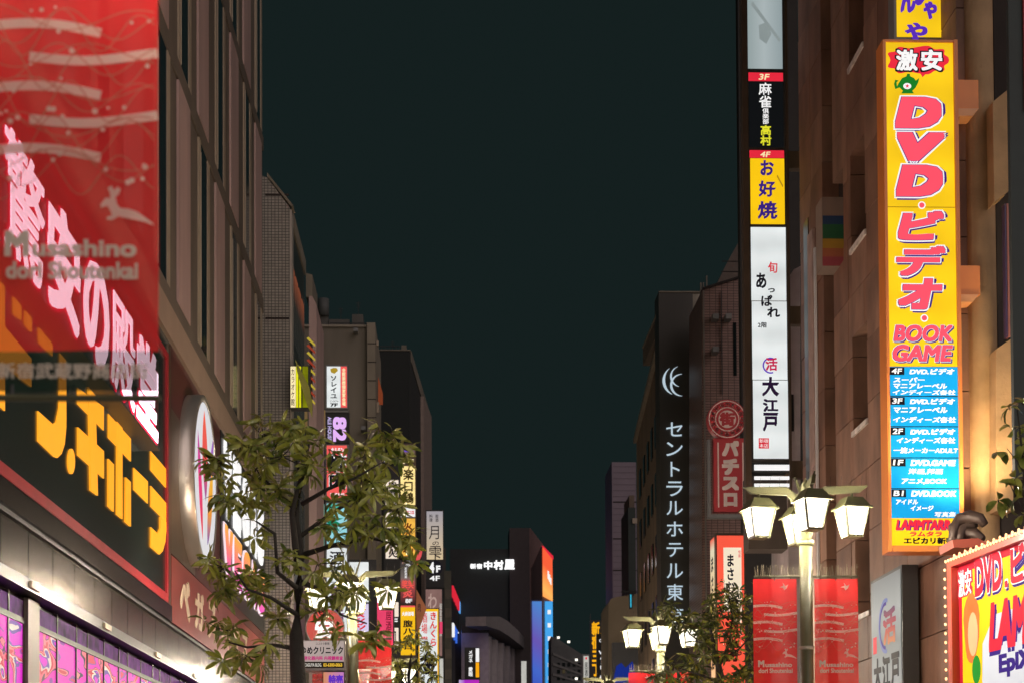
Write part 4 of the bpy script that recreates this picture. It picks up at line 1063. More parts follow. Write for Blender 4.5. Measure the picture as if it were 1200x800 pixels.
# red slot hall sign
s = frontal('slot_hall_sign', (829, 600, 874, 610), 45, 'red sign with a ringed round top and white katakana, grey bracket below', 'sign')
b = MB(); q = s.L(852, 491); rr = 23.3 / 44.4; b.prism(circle(q[0], q[1], rr, n=40), -.03, .25); b.build('disc', mat('matt_red', (.50, .045, .05), .45, 0, .08, 2), s.root)
M_wp = mat('cream_print', (.80, .66, .58), .5)
for r0, r1 in ((.475, .50), (.30, .325)):
    b = MB(); b.prism(arc(q[0], q[1], r0, r1, 0, 359.9, 40), -.035, -.031); b.build('ring', M_wp, s.root)
for k, ch in enumerate('GOKU' * 4):
    a_ = R(112 - 22.5 * k - (k // 4) * 0)
    v, f = glyph(ch, .03, 0, 0); V = []
    for p in v:
        lx_, lz_ = (p[0] - .33) * .13, (p[1] - .35) * .13
        V.append((q[0] + .40 * math.cos(a_) + lx_ * math.sin(a_) + lz_ * math.cos(a_), -.034, q[1] + .40 * math.sin(a_) - lx_ * math.cos(a_) + lz_ * math.sin(a_)))
    s.put(V, f, 'letter', M_wp)
b = MB(); b.prism(circle(q[0], q[1], .235, n=30), -.04, -.03); b.build('inner_disc', M_wp, s.root)
s.text('街', (843, 483, 861, 499), MATS['matt_red'], y=-.044, off=.06)
s.rect('board', (836.5, 513, 875, 599), MATS['matt_red'], 0, .25)
s.rect('side_line', (841, 518, 842.6, 594), M_wp, -.004); s.rect('side_line', (870, 518, 871.6, 594), M_wp, -.004)
for ch, y0, y1 in (('パ', 516, 534), ('チ', 537, 556), ('ス', 558, 574), ('ロ', 577, 593)): s.text(ch, (846 if ch != 'ロ' else 848, y0, 866 if ch != 'ロ' else 864, y1), M_wp, off=.07, y=-.005)
s.rect('bracket', (830, 514, 833, 604), M_case, .05, .25); s.rect('bracket', (830, 602, 875, 606), M_case, .02, .25); s.rect('bracket', (830, 598, 833.2, 602), M_case, .03, .24)

# salmon light box
s = stack('salmon_light_box', (839.5, 624, 874, 830), 39.5, 'tall salmon and white light box with black brush hiragana behind the palm-like tree', 'sign', mt=mat('box_dark', (.05, .03, .02), .5), depth=.02)
s.rect('cabinet', (839.5, 624, 874, 830), MATS['box_dark'], .02, .72)
s.rect('salmon_face', (841, 627, 872.5, 829), lit('lit_salmon_face', (240, 88, 66), .95, .05), -.003)
s.rect('white_face', (848, 641, 869, 716), lit('warm_ivory', (238, 224, 200), .92, .06), -.007); s.rect('white_strip', (867, 716, 869, 744), MATS['warm_ivory'], -.007)
s.vtext('まさむね', (851, 648, 861, 712), P_black, y=-.012, off=.03); s.vtext('酒房', (850, 720, 866, 775), lit('print_rust', (60, 20, 14), .8), y=-.01, off=.04); s.vtext('旬彩', (865, 644, 868, 653), P_red, y=-.012)
O = s.O + Vector((-.004, .70, 0)); fs = Face(s.root, s.O, 0)
b = MB(); zt = s.L(840, 628)[1]
b.poly([(-.006, .06, .05), (-.006, .66, .05), (-.006, .66, zt), (-.006, .06, zt)]); b.build('side_face', grad('side_ivory', [(0, (235, 150, 70)), (.6, (240, 200, 140)), (.93, (236, 222, 190)), (1, (238, 90, 66))], 'Z', 0, zt, .9), s.root)
for i, ch in enumerate('まさむね居酒'):
    v, f = glyph(ch, .03, 0, 0); s.put([(-.010, .58 - p[0] * .42, zt - .75 - .46 * i + p[1] * .4) for p in v], f, 'lettering', P_black)

for k, (x, y) in enumerate(((833, 372), (848, 372), (833, 410))): HR.rect('air_conditioner', (x, y, x + 7, y + 6), M_case, -.45, -.02)
HR.rect('rain_pipe', (826, 342, 827.4, 960), mat('pipe', (.2, .17, .14), .6), -.15, -.03)
HR.rect('cable_duct', (845, 342, 845.8, 462), M_dark, -.08, -.03)
# tall white stack
def sw(p): o = -1.2 + .0138 * (p[1] + p[3]) / 2; return (p[0] + o, p[1], p[2] + o, p[3])
s = frontal('white_stacked_sign', (872, 560, 922, 560), 34.3, 'tall stack of white, yellow and black light boxes on bronze poles', 'sign')
s.rect('pole', sw((868.5, -120, 875, 620)), M_bronze, -.05, .2)
s.rect('casing', sw((875.2, -120, 921.5, 541)), mat('stack_casing', (.06, .055, .05), .4), .006, .35)
s.rect('pole', sw((919.6, -120, 922.5, 620)), M_bronze, -.03, .2)
s.rect('panel', sw((877, -100, 917.5, 81)), grad('misty_panel', [(0, (150, 165, 165)), (.5, (180, 192, 194)), (1, (150, 165, 168))], 'X', .1, .9, .85), -.003)
s.poly('scuff', [(889, 30), (899, 26), (904, 40), (898, 52), (890, 46)], lit('scuff_grey', (150, 162, 162), .8), -.005)
s.poly('scuff', [(882, 2), (915, 47), (913, 50), (880, 6)], MATS['scuff_grey'], -.006)
s.rect('red_strip', sw((877, 85.5, 917.5, 95.5)), L_red, -.003); s.text('3F', (889, 87, 902, 94), L_cream, off=.02, shear=.15)
s.rect('black_panel', sw((877, 96, 917.5, 173)), lit('panel_black', (18, 20, 22), .8), -.003)
s.vtext('麻雀', (889, 97, 904.5, 127), L_white2, off=.015); s.vtext('倶楽部', (893.5, 127, 901, 146), L_white2, off=.02); s.vtext('高村', (891, 147, 904, 171), lit('print_yellow', (228, 226, 50), .9), off=.03)
s.rect('red_strip', sw((877, 176.5, 917.5, 185.5)), L_red, -.003); s.text('4F', (891, 178, 903, 184.5), L_cream, off=.02, shear=.15)
s.rect('yellow_panel', sw((877.5, 186, 917.5, 263)), lit('okonomi_yellow', (250, 200, 20), .95, .05), -.003)
for ch, x0, y0, x1, y1 in (('お', 891, 188, 907, 206), ('好', 889, 212, 909, 231), ('焼', 888, 236, 911, 257)): s.text(ch, (x0, y0, x1, y1), P_navy, off=.035)
s.poly('scratch', [(911, 205), (918, 218), (917, 220), (910, 207)], lit('scratch_tan', (190, 150, 30), .8), -.005)
for y0, y1 in ((266.5, 352.5), (353.3, 444.5), (445.3, 537)): s.rect('white_panel', sw((877, y0, 918, y1)), L_white, -.003)
for y0 in (352.5, 444.5): s.rect('panel_joint', sw((877, y0, 918, y0 + .9)), M_case, -.002)
s.text('旬', (900, 307, 911, 320), P_red, off=.02)
for ch, x0, y0, x1, y1 in (('あ', 886, 320, 898, 338), ('っ', 900, 338, 908, 343), ('ぱ', 892, 346, 905, 359), ('れ', 899, 360, 914, 372)): s.text(ch, (x0, y0, x1, y1), P_black, off=.03)
s.text('2階', (888, 377.5, 898.5, 384), P_black, off=.02)
q = s.L(903, 428); b = MB(); b.sheet(arc(q[0], q[1], .135, .165, 60, 290, 20), -.005); b.build('ring_logo', P_purple, s.root)
s.text('活', (897, 419, 911, 434), lit('print_crimson', (200, 30, 80), .9), y=-.008, off=.03)
for ch, x0, y0, x1, y1 in (('大', 893, 441, 913, 464), ('江', 894, 467, 912, 482), ('戸', 894, 483, 912, 505)): s.text(ch, (x0, y0, x1, y1), lit('print_aubergine', (40, 22, 50), .8), off=.04)
s.rect('stamp', (889, 513, 901, 525), P_red, -.005)
s.text('新宿', (890, 514, 900, 518.5), L_white2, y=-.008, off=.0); s.text('本店', (890, 519.5, 900, 524), L_white2, y=-.008, off=.0)
for y0 in (544, 557.5, 566): s.rect('light_louvre', (884, y0, 925, y0 + (6.5 if y0 < 550 else 4)), L_white2, -.004, .02)
s.rect('lower_box', (876, 541.2, 926, 553), M_dark, .03, .3); s.rect('lower_box', (880, 553.5, 926, 640), mat('shade_brown', (.06, .045, .035), .7), .3, .9)
# arms tying the stack to the facade
for y0 in (173, 355, 536): s.rect('tie_beam', (922.6, y0 + 2, 944, y0 + 22 if y0 != 355 else 378), mat('tie_brown', (.15, .10, .06), .6), .1, .3)

# grey service wall seen between stack and stone building
s = frontal('grey_service_shaft', (923, 955, 941, 955), 38, 'pale grey service shaft glimpsed between the white sign stack and brown stone', 'building'); s.O.z = 0; s.root.location.z = 0
s.poly('shaft_wall', [(924, 330), (930, 316), (938, 312), (938, 960), (924, 960)], mat('pale_shaft', (.42, .37, .37), .8), 0, 2)
s.rect('dark_slot', (926.5, 462, 930, 505), M_black, -.02, .0)
s.rect('rust_pipe', (941, 280, 944.5, 800), mat('copper_pipe', (.36, .17, .10), .5), -.3, -.15)

# brown stone building
XR = 7.0
BS = on_right('brown_stone_building', XR, 33.6, 0, 'brown stone slab building with deep dark window slots at right', 'building')
def rx(px): return BS.L(px, 500)[0]
BSr = BS.root
b = MB(); b.box(0, 10.95, .5, 6, 0, 24); b.build('core_wall', M_joint, BSr)
courses = [CAMZ + 8.86 + 1.05 * k for k in range(-10, 13)]
wins = [(rx(1000), rx(1017.5), CAMZ + z, CAMZ + z + 1.62) for z in (.2, 3.35, 6.52, 9.66, 12.8)] + [(rx(978.5), rx(991), CAMZ + 9.66, CAMZ + 11.3)]
def slabs(x0, x1, n, y0, jit=.0, mm=(M_stone, M_stone2)):
    wv = (x1 - x0) / n; rnd = random.Random(int(x0 * 100))
    for ci, z in enumerate(courses[:-1]):
        for k in range(n):
            a0, a1 = x0 + k * wv + .006, x0 + (k + 1) * wv - .006
            z0, z1 = z + .008, z + 1.05 - .008
            segs = [(a0, a1, z0, z1)]
            for (wx0, wx1, wz0, wz1) in wins:
                new = []
                for (p0, p1, r0, r1) in segs:
                    if wx1 <= p0 or wx0 >= p1 or wz1 <= r0 or wz0 >= r1: new.append((p0, p1, r0, r1)); continue
                    if p0 < wx0: new.append((p0, wx0, r0, r1))
                    if wx1 < p1: new.append((wx1, p1, r0, r1))
                    m0, m1 = max(p0, wx0), min(p1, wx1)
                    if r0 < wz0: new.append((m0, m1, r0, wz0))
                    if wz1 < r1: new.append((m0, m1, wz1, r1))
                segs = new
            dy = rnd.uniform(-.006, .006)
            for (p0, p1, r0, r1) in segs:
                if p1 - p0 < .03 or r1 - r0 < .03: continue
                b = MB(); b.box(p0, p1, y0 + dy, y0 + .45, r0, r1); b.build('stone_slab', rnd.choice(mm), BSr)
X0, X1, X2, X3 = rx(940), rx(967), rx(979), rx(1034)
slabs(X0, X1, 2, 0)
slabs(X2, X3, 3, 0)
slabs(X3, 10.9, 3, 0.0)
for wx0, wx1, wz0, wz1 in wins:
    b = MB(); b.box(wx0, wx1, .38, .44, wz0, wz1); wn = b.build('window', M_glassd, BSr)
    b = MB(); b.box(wx0, wx0 + .05, .33, .38, wz0, wz1); b.box(wx1 - .05, wx1, .33, .38, wz0, wz1); b.build('frame', M_dark, wn)
    if wx0 > X2 + .5:
        b = MB(); b.poly([(wx0 - .02, -.02, wz0 + .0), (wx1 + .02, -.02, wz0 + .0), (wx1 + .02, .32, wz0 + .16), (wx0 - .02, .32, wz0 + .16)])
        b.box(wx0 - .02, wx1 + .02, -.035, .3, wz0 - .09, wz0 - .003)
        b.build('sill', mat('pale_sill', (.62, .56, .50), .5, 0, .3, 5), BSr)
b = MB(); b.box(X1, X2, .30, .48, 0, 24); b.build('recess', M_joint, BSr)
b = MB(); b.box(rx(952), rx(958), -.06, -.01, CAMZ + 3, CAMZ + 11.0); b.build('plaster_strip', mat('plaster_rose', (.42, .30, .25), .7, 0, .2, 3), BSr)
b = MB(); b.box(rx(945), rx(950.5), -.02, -.008, CAMZ + 3, CAMZ + 11.4); b.build('dark_slot', M_black, BSr)
b = MB(); b.box(rx(958.5), rx(959.6), -.05, -.008, CAMZ + 3, CAMZ + 10.6); b.build('downpipe', M_white, BSr)
# rainbow box
s = stack('rainbow_box_sign', (963.5, 231, 991, 312), 29.6, 'small unlit box sign with blue, green, yellow and pink bands', 'sign', mt=mat('taupe_box', (.28, .21, .16), .6), depth=.5)
s.rect('top_panel', (964, 232, 990.5, 252.5), mat('taupe_face', (.24, .17, .13), .6), -.003)
for y0, y1, cc in ((253, 263, (.02, .05, .12)), (263, 280, (.02, .11, .045)), (280, 291, (.42, .24, .03)), (291, 301, (.42, .13, .06)), (301, 311.5, (.38, .07, .09))):
    s.rect('colour_band', (964, y0, 990.5, y1), mat('band_%d' % y0, cc, .5), -.003)
# tan round column and blocks at the far right
M_tcol = mat('ochre_render', (.42, .27, .14), .85, 0, .22, 2.2, .45, 14)
TC = frontal('ochre_column_building', (1130, 955, 1200, 955), 22.4, 'ochre rendered column with stepped blocks beyond the yellow sign', 'building'); TC.O.z = 0; TC.root.location.z = 0
q0 = TC.L(1143, 400)[0]; q1 = TC.L(1178, 400)[0]; cxm, rr = (q0 + q1) / 2, (q1 - q0) / 2
b = MB(); b.tube([(cxm, .35, 0), (cxm, .35, CAMZ + 13)], rr, 24); b.build('round_column', M_tcol, TC.root, True)
TC.poly('block', [(1160, 124), (1178.5, 109), (1178.5, 228), (1162, 241)], M_tcol, -.12, .9)
TC.poly('block', [(1164, 412), (1184, 398), (1184, 600), (1164, 600)], M_tcol, -.12, .9)
TC.rect('neon_edge', (1174.5, 243, 1176, 398), mat('violet_edge', (.05, .03, .10), .4), -.14, -.02); TC.rect('neon_edge', (1176.7, 243, 1179, 398), mat('rose_edge', (.35, .12, .09), .4), -.14, -.02)
b = MB(); b.box(TC.L(1180, 0)[0], 4, .4, .9, 0, 16); b.build('dark_side', mat('deep_teal_wall', (.02, .028, .028), .6), TC.root)
# near dark wall edge
s = frontal('dark_near_wall', (1186, 955, 1240, 955), 17.2, 'near-black wall strip along the right edge of the street', 'building'); s.O.z = 0; s.root.location.z = 0
s.rect('wall', (1184.5, -140, 1260, 560), mat('ink_green_wall', (.018, .028, .027), .6), 0, .08)
s.rect('red_edge', (1198, -140, 1202, 130), mat('dull_red_edge', (.45, .03, .05), .5), -.03, .0)

# ---------------------------------------------------------------- upper yellow sign
s = stack('upper_yellow_sign', (1047, -110, 1108, 46), 23.4, 'upper yellow light box with purple brush hiragana cut by the frame top', 'sign', mt=M_case, depth=.3)
s.rect('panel', (1050, -105, 1105.5, 44), L_yellow, -.003)
for ch, x0, y0, x1, y1 in (('ん', 1055, -16, 1073, 17), ('じ', 1072, -22, 1085, 7), ('ゃ', 1082, 2, 1098, 25), ('や', 1060, 27, 1087, 52), ('お', 1058, -70, 1090, -30)):
    s.text(ch, (x0, y0, x1, y1), P_purple, off=.07)
b = s.root
# ---------------------------------------------------------------- the big yellow video sign
def sh_(p): return (p[0] - 9 + ((p[1] + p[3]) / 2 - 50) * .0145, p[1], p[2] - 9 + ((p[1] + p[3]) / 2 - 50) * .0145, p[3])
s = stack('yellow_video_sign', sh_((1042, 48, 1130, 646)), 22.4, 'tall yellow and blue light box reading DVD in an orange frame', 'sign', mt=M_orange, depth=.32)
s.rect('frame_rail', sh_((1042, 48, 1045.5, 646)), M_orange, -.035, .004); s.rect('frame_rail', sh_((1125.5, 48, 1130, 646)), M_orange, -.035, .004)
s.rect('frame_rail', sh_((1045.6, 48, 1125.4, 50.5)), M_orange, -.033, .004); s.rect('frame_rail', sh_((1045.6, 639, 1125.4, 646)), M_orange, -.033, .004)
s.rect('yellow_panel', sh_((1045.6, 50.5, 1125.4, 242.5)), L_yellow, -.003); s.rect('yellow_panel', sh_((1045.6, 243.5, 1125.4, 429)), L_yellow, -.003)
s.rect('panel_joint', sh_((1045.6, 242.4, 1125.4, 243.6)), lit('joint_ochre', (170, 130, 20), .8), -.002)
# red cloud and kanji
q = []
for i in range(60):
    a_ = 2 * math.pi * i / 60; rrx = 34.5 + 2.2 * math.cos(9 * a_); rry = 15.5 + 1.6 * math.cos(9 * a_)
    sx = abs(math.cos(a_)) ** .7 * (1 if math.cos(a_) > 0 else -1); sy = abs(math.sin(a_)) ** .7 * (1 if math.sin(a_) > 0 else -1)
    q.append((1075.5 + rrx * sx, 71 + rry * sy))
s.poly('red_cloud', q, L_red, -.006); s.poly('cloud_tail', [(1078, 86), (1086, 86), (1081, 91)], L_red, -.005)
for ch, x0, x1 in (('激', 1049, 1076), ('安', 1078, 1105)):
    s.text(ch, (x0 - .8, 57, x1 + .8, 85.5), P_black, y=-.009, off=.05); s.text(ch, (x0 + 1, 59, x1 - 1, 83.5), L_white2, y=-.012, off=.03)
# green pot emblem
s.poly('green_pot', [(1053, 98), (1057, 92), (1062, 90), (1063, 87), (1066, 87), (1066.5, 90), (1071, 92), (1073, 95), (1077, 92), (1076, 97), (1073, 103), (1069, 107), (1071, 110), (1056, 110), (1058, 107), (1054, 103), (1049, 105), (1047.5, 99), (1049, 94), (1053, 95), (1050.5, 97), (1051, 102)], lit('pot_green', (24, 130, 40), .8), -.006)
b = MB(); p = s.L(1063, 101.5); b.sheet(circle(p[0], p[1], .055, .042, n=16), -.008); b.build('emblem', L_white2, s.root)
b = MB(); b.sheet([(p[0] + (.03 if i % 2 == 0 else .013) * math.sin(i * math.pi / 5), p[1] + (.03 if i % 2 == 0 else .013) * math.cos(i * math.pi / 5)) for i in range(10)], -.010); b.build('star', L_red, s.root)
def layered(t, p, sh=.18, k=1.0, rotn=False, ol=2.0, fill=L_pinkred, shad=P_navy, dx=3.0, dy=1.8):
    x0, y0, x1, y1 = p
    s.text(t, (x0 - ol + dx, y0 - ol + dy, x1 + ol + dx, y1 + ol + dy), shad, y=-.006, off=.105 * k, shear=sh)
    s.text(t, (x0 - ol, y0 - ol, x1 + ol, y1 + ol), L_white2, y=-.010, off=.105 * k, shear=sh)
    s.text(t, (x0 - .55, y0 - .55, x1 + .55, y1 + .55), P_navy, y=-.014, off=.082 * k, shear=sh)
    s.text(t, (x0, y0, x1, y1), fill, y=-.018, off=.07 * k, shear=sh)
layered('D', (1048.5, 114.5, 1103, 151)); layered('V', (1051, 156, 1107, 189.5)); layered('D', (1049.5, 194, 1104.5, 231))
layered('ビ', (1052, 248, 1106, 282), k=.7); layered('デ', (1050, 289, 1108, 324), k=.6); layered('オ', (1052, 327, 1104, 363), k=.7)
for cx, cy in ((1080, 241), (1083, 373)):
    for r_, m, y in ((.052, L_white2, -.009), (.036, L_pinkred, -.012)):
        b = MB(); p = s.L(cx, cy); b.sheet(circle(p[0], p[1], r_, n=16), y); b.build('dot', m, s.root)
layered('BOOK', (1047, 381.5, 1116, 400), k=.5, ol=1.0, dx=1.6, dy=1.2); layered('GAME', (1046, 404.5, 1116, 423.5), k=.5, ol=1.0, dx=1.6, dy=1.2)
ROWS = [(429.5, 463.5, '4F', 'DVD.ビデオ', ['スーパー', 'マニアレーベル', 'インディーズ各社'], [(1048, 1086), (1048, 1112), (1047, 1122)]),
        (464.5, 499, '3F', 'DVD.ビデオ', ['マニアレーベル', 'インディーズ各社'], [(1048, 1112), (1047, 1122)]),
        (500, 535.5, '2F', 'DVD.ビデオ', ['インディーズ各社', '一流メーカーADULT'], [(1051, 1121), (1047, 1124)]),
        (536.5, 571.5, '1F', 'DVD.GAME', ['洋画,邦画', 'アニメ,BOOK'], [(1064, 1106), (1056, 1110)]),
        (572.5, 606.5, 'B1', 'DVD.BOOK', ['アイドル', 'イメージ', '写真集'], [(1049, 1076), (1066, 1094), (1094, 1120)])]
for y0, y1, fl, hd_, ln, xs in ROWS:
    s.rect('blue_panel', sh_((1045.6, y0, 1125.4, y1)), L_blue, -.003)
    s.rect('floor_tag', sh_((1046, y0 + .5, 1063, y0 + 9.5)), P_black, -.006); s.text(fl, sh_((1048, y0 + 1.8, 1060.5, y0 + 8.2)), L_white2, off=.025, shear=.1, y=-.010)
    s.text(hd_, sh_((1069, y0 + 1.8, 1122, y0 + 9)), L_white2, off=.05, shear=.15)
    n = len(ln); hh = (y1 - y0 - 12) / n
    for i, t in enumerate(ln): s.text(t, sh_((xs[i][0] + 2, y0 + 12 + hh * i, xs[i][1] + 1, y0 + 12 + hh * i + min(7, hh - 1.2))), L_white2, off=.02 if t in ('洋画,邦画', '写真集') else .04, shear=.15)
s.rect('divider', sh_((1045.6, 463.5, 1125.4, 464.5)), P_black, -.004)
for y in (499, 535.5, 571.5): s.rect('divider', sh_((1045.6, y, 1125.4, y + 1)), P_black, -.004)
s.rect('yellow_panel', sh_((1045.6, 606.7, 1125.4, 639)), L_yellow, -.003)
s.text('LAMMTARRA', (1050, 609, 1122, 621), P_navy, y=-.005, off=.09, shear=.2); s.text('LAMMTARRA', (1049.5, 608.5, 1121.5, 620.5), L_red, y=-.008, off=.05, shear=.2)
s.text('ラムタラ', (1066, 622, 1104, 628), L_red, off=.04, shear=.1); s.text('エピカリ新宿', (1059, 629, 1118, 637), P_black, off=.05)
for y0 in (92, 310):
    s.rect('bracket', (1122 if y0 < 200 else 1124, y0, 1148 if y0 < 200 else 1150, y0 + 34), M_orange, .05, .32)
    s.poly('bracket_underside', [(1122, y0 + 34.3), (1148, y0 + 34.3), (1141, y0 + 43), (1122, y0 + 43)], mat('orange_lit_tone', (.75, .36, .16), .4), .03, .34)  # lit underside of the bracket, painted in a paler orange
s.poly('corner_flap', [(1122, 46), (1129, 46), (1122, 56)], mat('pale_flap', (.6, .45, .3), .5), .34, .4)

# ---------------------------------------------------------------- lower side sign (same restaurant as the white stack)
s = on_right('grey_crest_sign', 6.7, 27.0, CAMZ + 1.6, 'grey-white lit wall sign with a ring crest and large brush characters', 'sign')
def mk(name, pts, m, y0, y1=None): return s.poly(name, pts, m, y0, y1)
xx0, xx1 = s.L(1021, 700)[0], s.L(1055.5, 700)[0]; zt = CAMZ + 3.60 - s.O.z
b = MB(); b.box(xx0 - .05, xx1 + .05, .01, .25, -1.2, zt + .05); b.build('casing', M_dark, s.root)
b = MB(); b.sheet([(xx0, -1.15), (xx1, -1.15), (xx1, zt), (xx0, zt)], 0); b.build('panel', grad('misted_grey', [(0, (150, 154, 150)), (.4, (196, 198, 196)), (.6, (160, 165, 162)), (.8, (200, 203, 200)), (1, (165, 168, 166))], 'Z', -.6, zt, .6), s.root)
wd = xx1 - xx0
b = MB(); b.sheet(arc(xx0 + wd * .5, zt - .75, .36, .42, 70, 280, 24), -.005); b.build('ring_crest', lit('crest_blue', (110, 120, 170), .8), s.root)
b = MB(); b.sheet(arc(xx0 + wd * .5, zt - .75, .31, .36, 80, 270, 24), -.006); b.build('ring_crest', P_navy, s.root)
s.text_m('活', xx0 + wd * .42, zt - 1.05, xx0 + wd * .85, zt - .5, grad('crest_red', [(0, (220, 130, 70)), (.5, (190, 30, 50)), (1, (90, 30, 90))], 'Z', zt - 1.05, zt - .5, .8), -.009, .04)
for i, ch in enumerate('大江戸'): s.text_m(ch, xx0 + .12 + wd * .3 * i, zt - 1.72, xx0 + .12 + wd * (.3 * i + .27), zt - 1.2, P_black, -.006, .05)
b = MB(); b.sheet([(xx0 + .1, zt - 1.12), (xx0 + .32, zt - 1.12), (xx0 + .32, zt - .86), (xx0 + .1, zt - .86)], -.004); b.build('stamp', P_red, s.root)

# ---------------------------------------------------------------- bulb-framed board at lower right
hd = .0825
s = on_right('bulb_framed_board', at(1123, 955, 20.4).x, 20.4, CAMZ, 'video shop board edged with small bulbs above the entrance', 'sign', head=-hd)
TL, TR = (1117, 668), (1262, 598); BLp, BRp = (1132, 905), (1262, 920)
def edge_y(px): return 661 + (px - 1110) * (-.43)
zt = s.L(1150, edge_y(1150))[1]; zb = zt - 3.0; x1 = s.L(1290, 650)[0]
M_rf = mat('red_frame_paint', (.42, .05, .03), .35)
b = MB(); b.box(0, x1, .0, .5, zb, zt); b.build('cabinet', mat('cabinet_brown', (.16, .06, .03), .5), s.root)
b = MB(); b.box(0, x1, -.10, -.003, zt - .10, zt + .01); b.box(0, .13, -.10, -.003, zb, zt - .10); b.build('frame', M_rf, s.root)
b = MB(); b.box(.135, x1, -.01, -.004, zb, zt - .105); b.build('red_border', lit('border_red', (214, 36, 56), .75), s.root)
b = MB(); b.sheet([(.24, zb), (x1, zb), (x1, zt - .19), (.24, zt - .19)], -.013); b.build('yellow_face', L_yellow, s.root)
b = MB(); b.sheet([(.75, zb), (x1, zb), (x1, zt - .78), (1.2, zt - .80), (.85, zt - 1.1)], -.016); b.build('white_face', lit('board_white', (215, 218, 224), .9), s.root)
def bt(t, px0, py0, px1, py1, m, y, off, sh=0.0, slope=-.45):
    # rectangle in metres taken from its mid-height pixels
    cx = (px0 + px1) / 2; xa, za = s.L(px0, py1); xb, zc = s.L(px0, py0); xc = s.L(px1, py1)[0]
    s.text_m(t, xa, za, xc, zc, m, y, off, sh)
for t, p in (('激安', (1125, 668, 1141, 700)), ):
    bt(t, 1124, 667, 1142, 702, L_red, -.019, .10); bt(t, 1125.5, 669, 1140.5, 700, L_white2, -.022, .012)
x = s.L(1144, 650)[0]; z1 = s.L(1144, 655)[1]; z0 = s.L(1144, 700)[1]
for t, w_ in (('DVD', .78), ('.', .08), ('ビデオ', 1.3)):
    s.text_m(t, x + .02, z0 - .04 + (0 if t != '.' else 0), x + w_ + .02, (z1 if t != '.' else z0 + .08) - .03, P_navy, -.019, .10)
    s.text_m(t, x - .01, z0 - .01, x + w_ + .01, (z1 if t != '.' else z0 + .09) + .01, L_white2, -.021, .08)
    s.text_m(t, x, z0, x + w_, z1 if t != '.' else z0 + .08, L_red, -.024, .04); x += w_ + .08
x = s.L(1160, 700)[0]; z1 = s.L(1168, 704)[1]; z0 = s.L(1168, 762)[1]
s.text_m('LAMMTARRA', x - .0, z0 - .05, x + 3.2, z1 - .03, P_navy, -.019, .10, .2); s.text_m('LAMMTARRA', x, z0, x + 3.18, z1, L_red, -.023, .05, .2)
x = s.L(1172, 770)[0]; z1 = s.L(1175, 766)[1]; z0 = s.L(1175, 794)[1]
s.text_m('EpiXiv', x, z0, x + 1.2, z1, P_navy, -.019, .05)
# abstract orange swirl where the photo has a drawn figure
b = MB(); p = s.L(1140, 735); b.sheet([(p[0] + .24 * math.cos(a_ / 20 * 6.283) * (1 + .12 * math.sin(a_)), p[1] + .42 * math.sin(a_ / 20 * 6.283)) for a_ in range(20)], -.018); b.build('orange_swirl', lit('swirl_orange', (235, 120, 60), .85, .2, 3), s.root)
b = MB(); b.sheet([(p[0] + .05 + .15 * math.cos(a_ / 20 * 6.283), p[1] - .08 + .26 * math.sin(a_ / 20 * 6.283)) for a_ in range(20)], -.021); b.build('peach_swirl', lit('swirl_peach', (245, 190, 140), .85, .1, 3), s.root)
b = MB(); p = s.L(1146, 784); b.sheet(circle(p[0], p[1], .13, .17, n=16), -.019); b.build('green_blob', lit('blob_green', (40, 150, 50), .8), s.root)
L_bulb = lit('bulb_glow', (255, 196, 140), 2.4, 0)
def bulbs():
    v, f = [], []
    n, m_ = 8, 4
    for j in range(m_ + 1):
        t = math.pi * j / m_
        for k in range(n): v.append((.016 * math.sin(t) * math.cos(2 * math.pi * k / n), .016 * math.sin(t) * math.sin(2 * math.pi * k / n), .02 * math.cos(t)))
    for j in range(m_):
        for k in range(n): f.append((j * n + k, j * n + (k + 1) % n, (j + 1) * n + (k + 1) % n, (j + 1) * n + k))
    me = bpy.data.meshes.new('bulb'); me.from_pydata(v, [], f); me.update(); me.materials.append(L_bulb); return me
bm_ = bulbs()
def add_bulb(x, y, z):
    o = bpy.data.objects.new('bulb', bm_); COL.objects.link(o); o.parent = s.root; o.location = (x, y, z)
k = 0
while .02 + .085 * k < x1:
    add_bulb(.02 + .085 * k, -.125, zt - .02); 
    if k % 2: add_bulb(.05 + .085 * k, -.06, zt + .035)
    k += 1
for k in range(26): add_bulb(.0, -.13 + .0, zt - .12 - .11 * k)
for k in range(13): add_bulb(-.03, .05, zt - .06 - .22 * k)
for k in range(2): add_bulb(-.03, .25, zt - .02 - .12 * k)
# reddish tray roof and curled ornament on the board's corner
s2 = frontal('curled_roof_ornament', (1118, 640, 1160, 640), 20.9, 'brown curled ornament on a red tray above the bulb-framed board', 'ornament')
s2.poly('tray', [(1116, 632), (1146, 630), (1158, 636), (1154, 641), (1118, 641)], mat('brick_red_paint', (.35, .07, .04), .5), 0, .6)
M_or = mat('bronze_ornament', (.07, .045, .035), .5, .1)
for P in ([(1120, 628), (1124, 614), (1132, 604), (1142, 602), (1151, 606), (1156, 614)], [(1128, 630), (1132, 618), (1140, 611), (1149, 613)], [(1118, 632), (1127, 622), (1138, 620), (1147, 622), (1154, 630)]):
    b = MB(); pts = [s2.L(*p) for p in P]; n = len(pts)
    b.tube([(p[0], .15 + .1 * math.sin(i), p[1]) for i, p in enumerate(pts)], [.035 + .05 * math.sin(math.pi * (i + .5) / n) for i in range(n)], 8); b.build('curl', M_or, s2.root, True)

up_d = bpy.data.lights.new('wall_washer', 'SPOT'); up_d.energy = 480; up_d.spot_size = R(100); up_d.spot_blend = .6; up_d.shadow_soft_size = .1; up_d.color = (1, .72, .38)
up = bpy.data.objects.new('wall_washer', up_d); COL.objects.link(up); up.parent = s2.root; up.location = (.45, .75, .3); up.rotation_euler = (R(168), 0, 0)
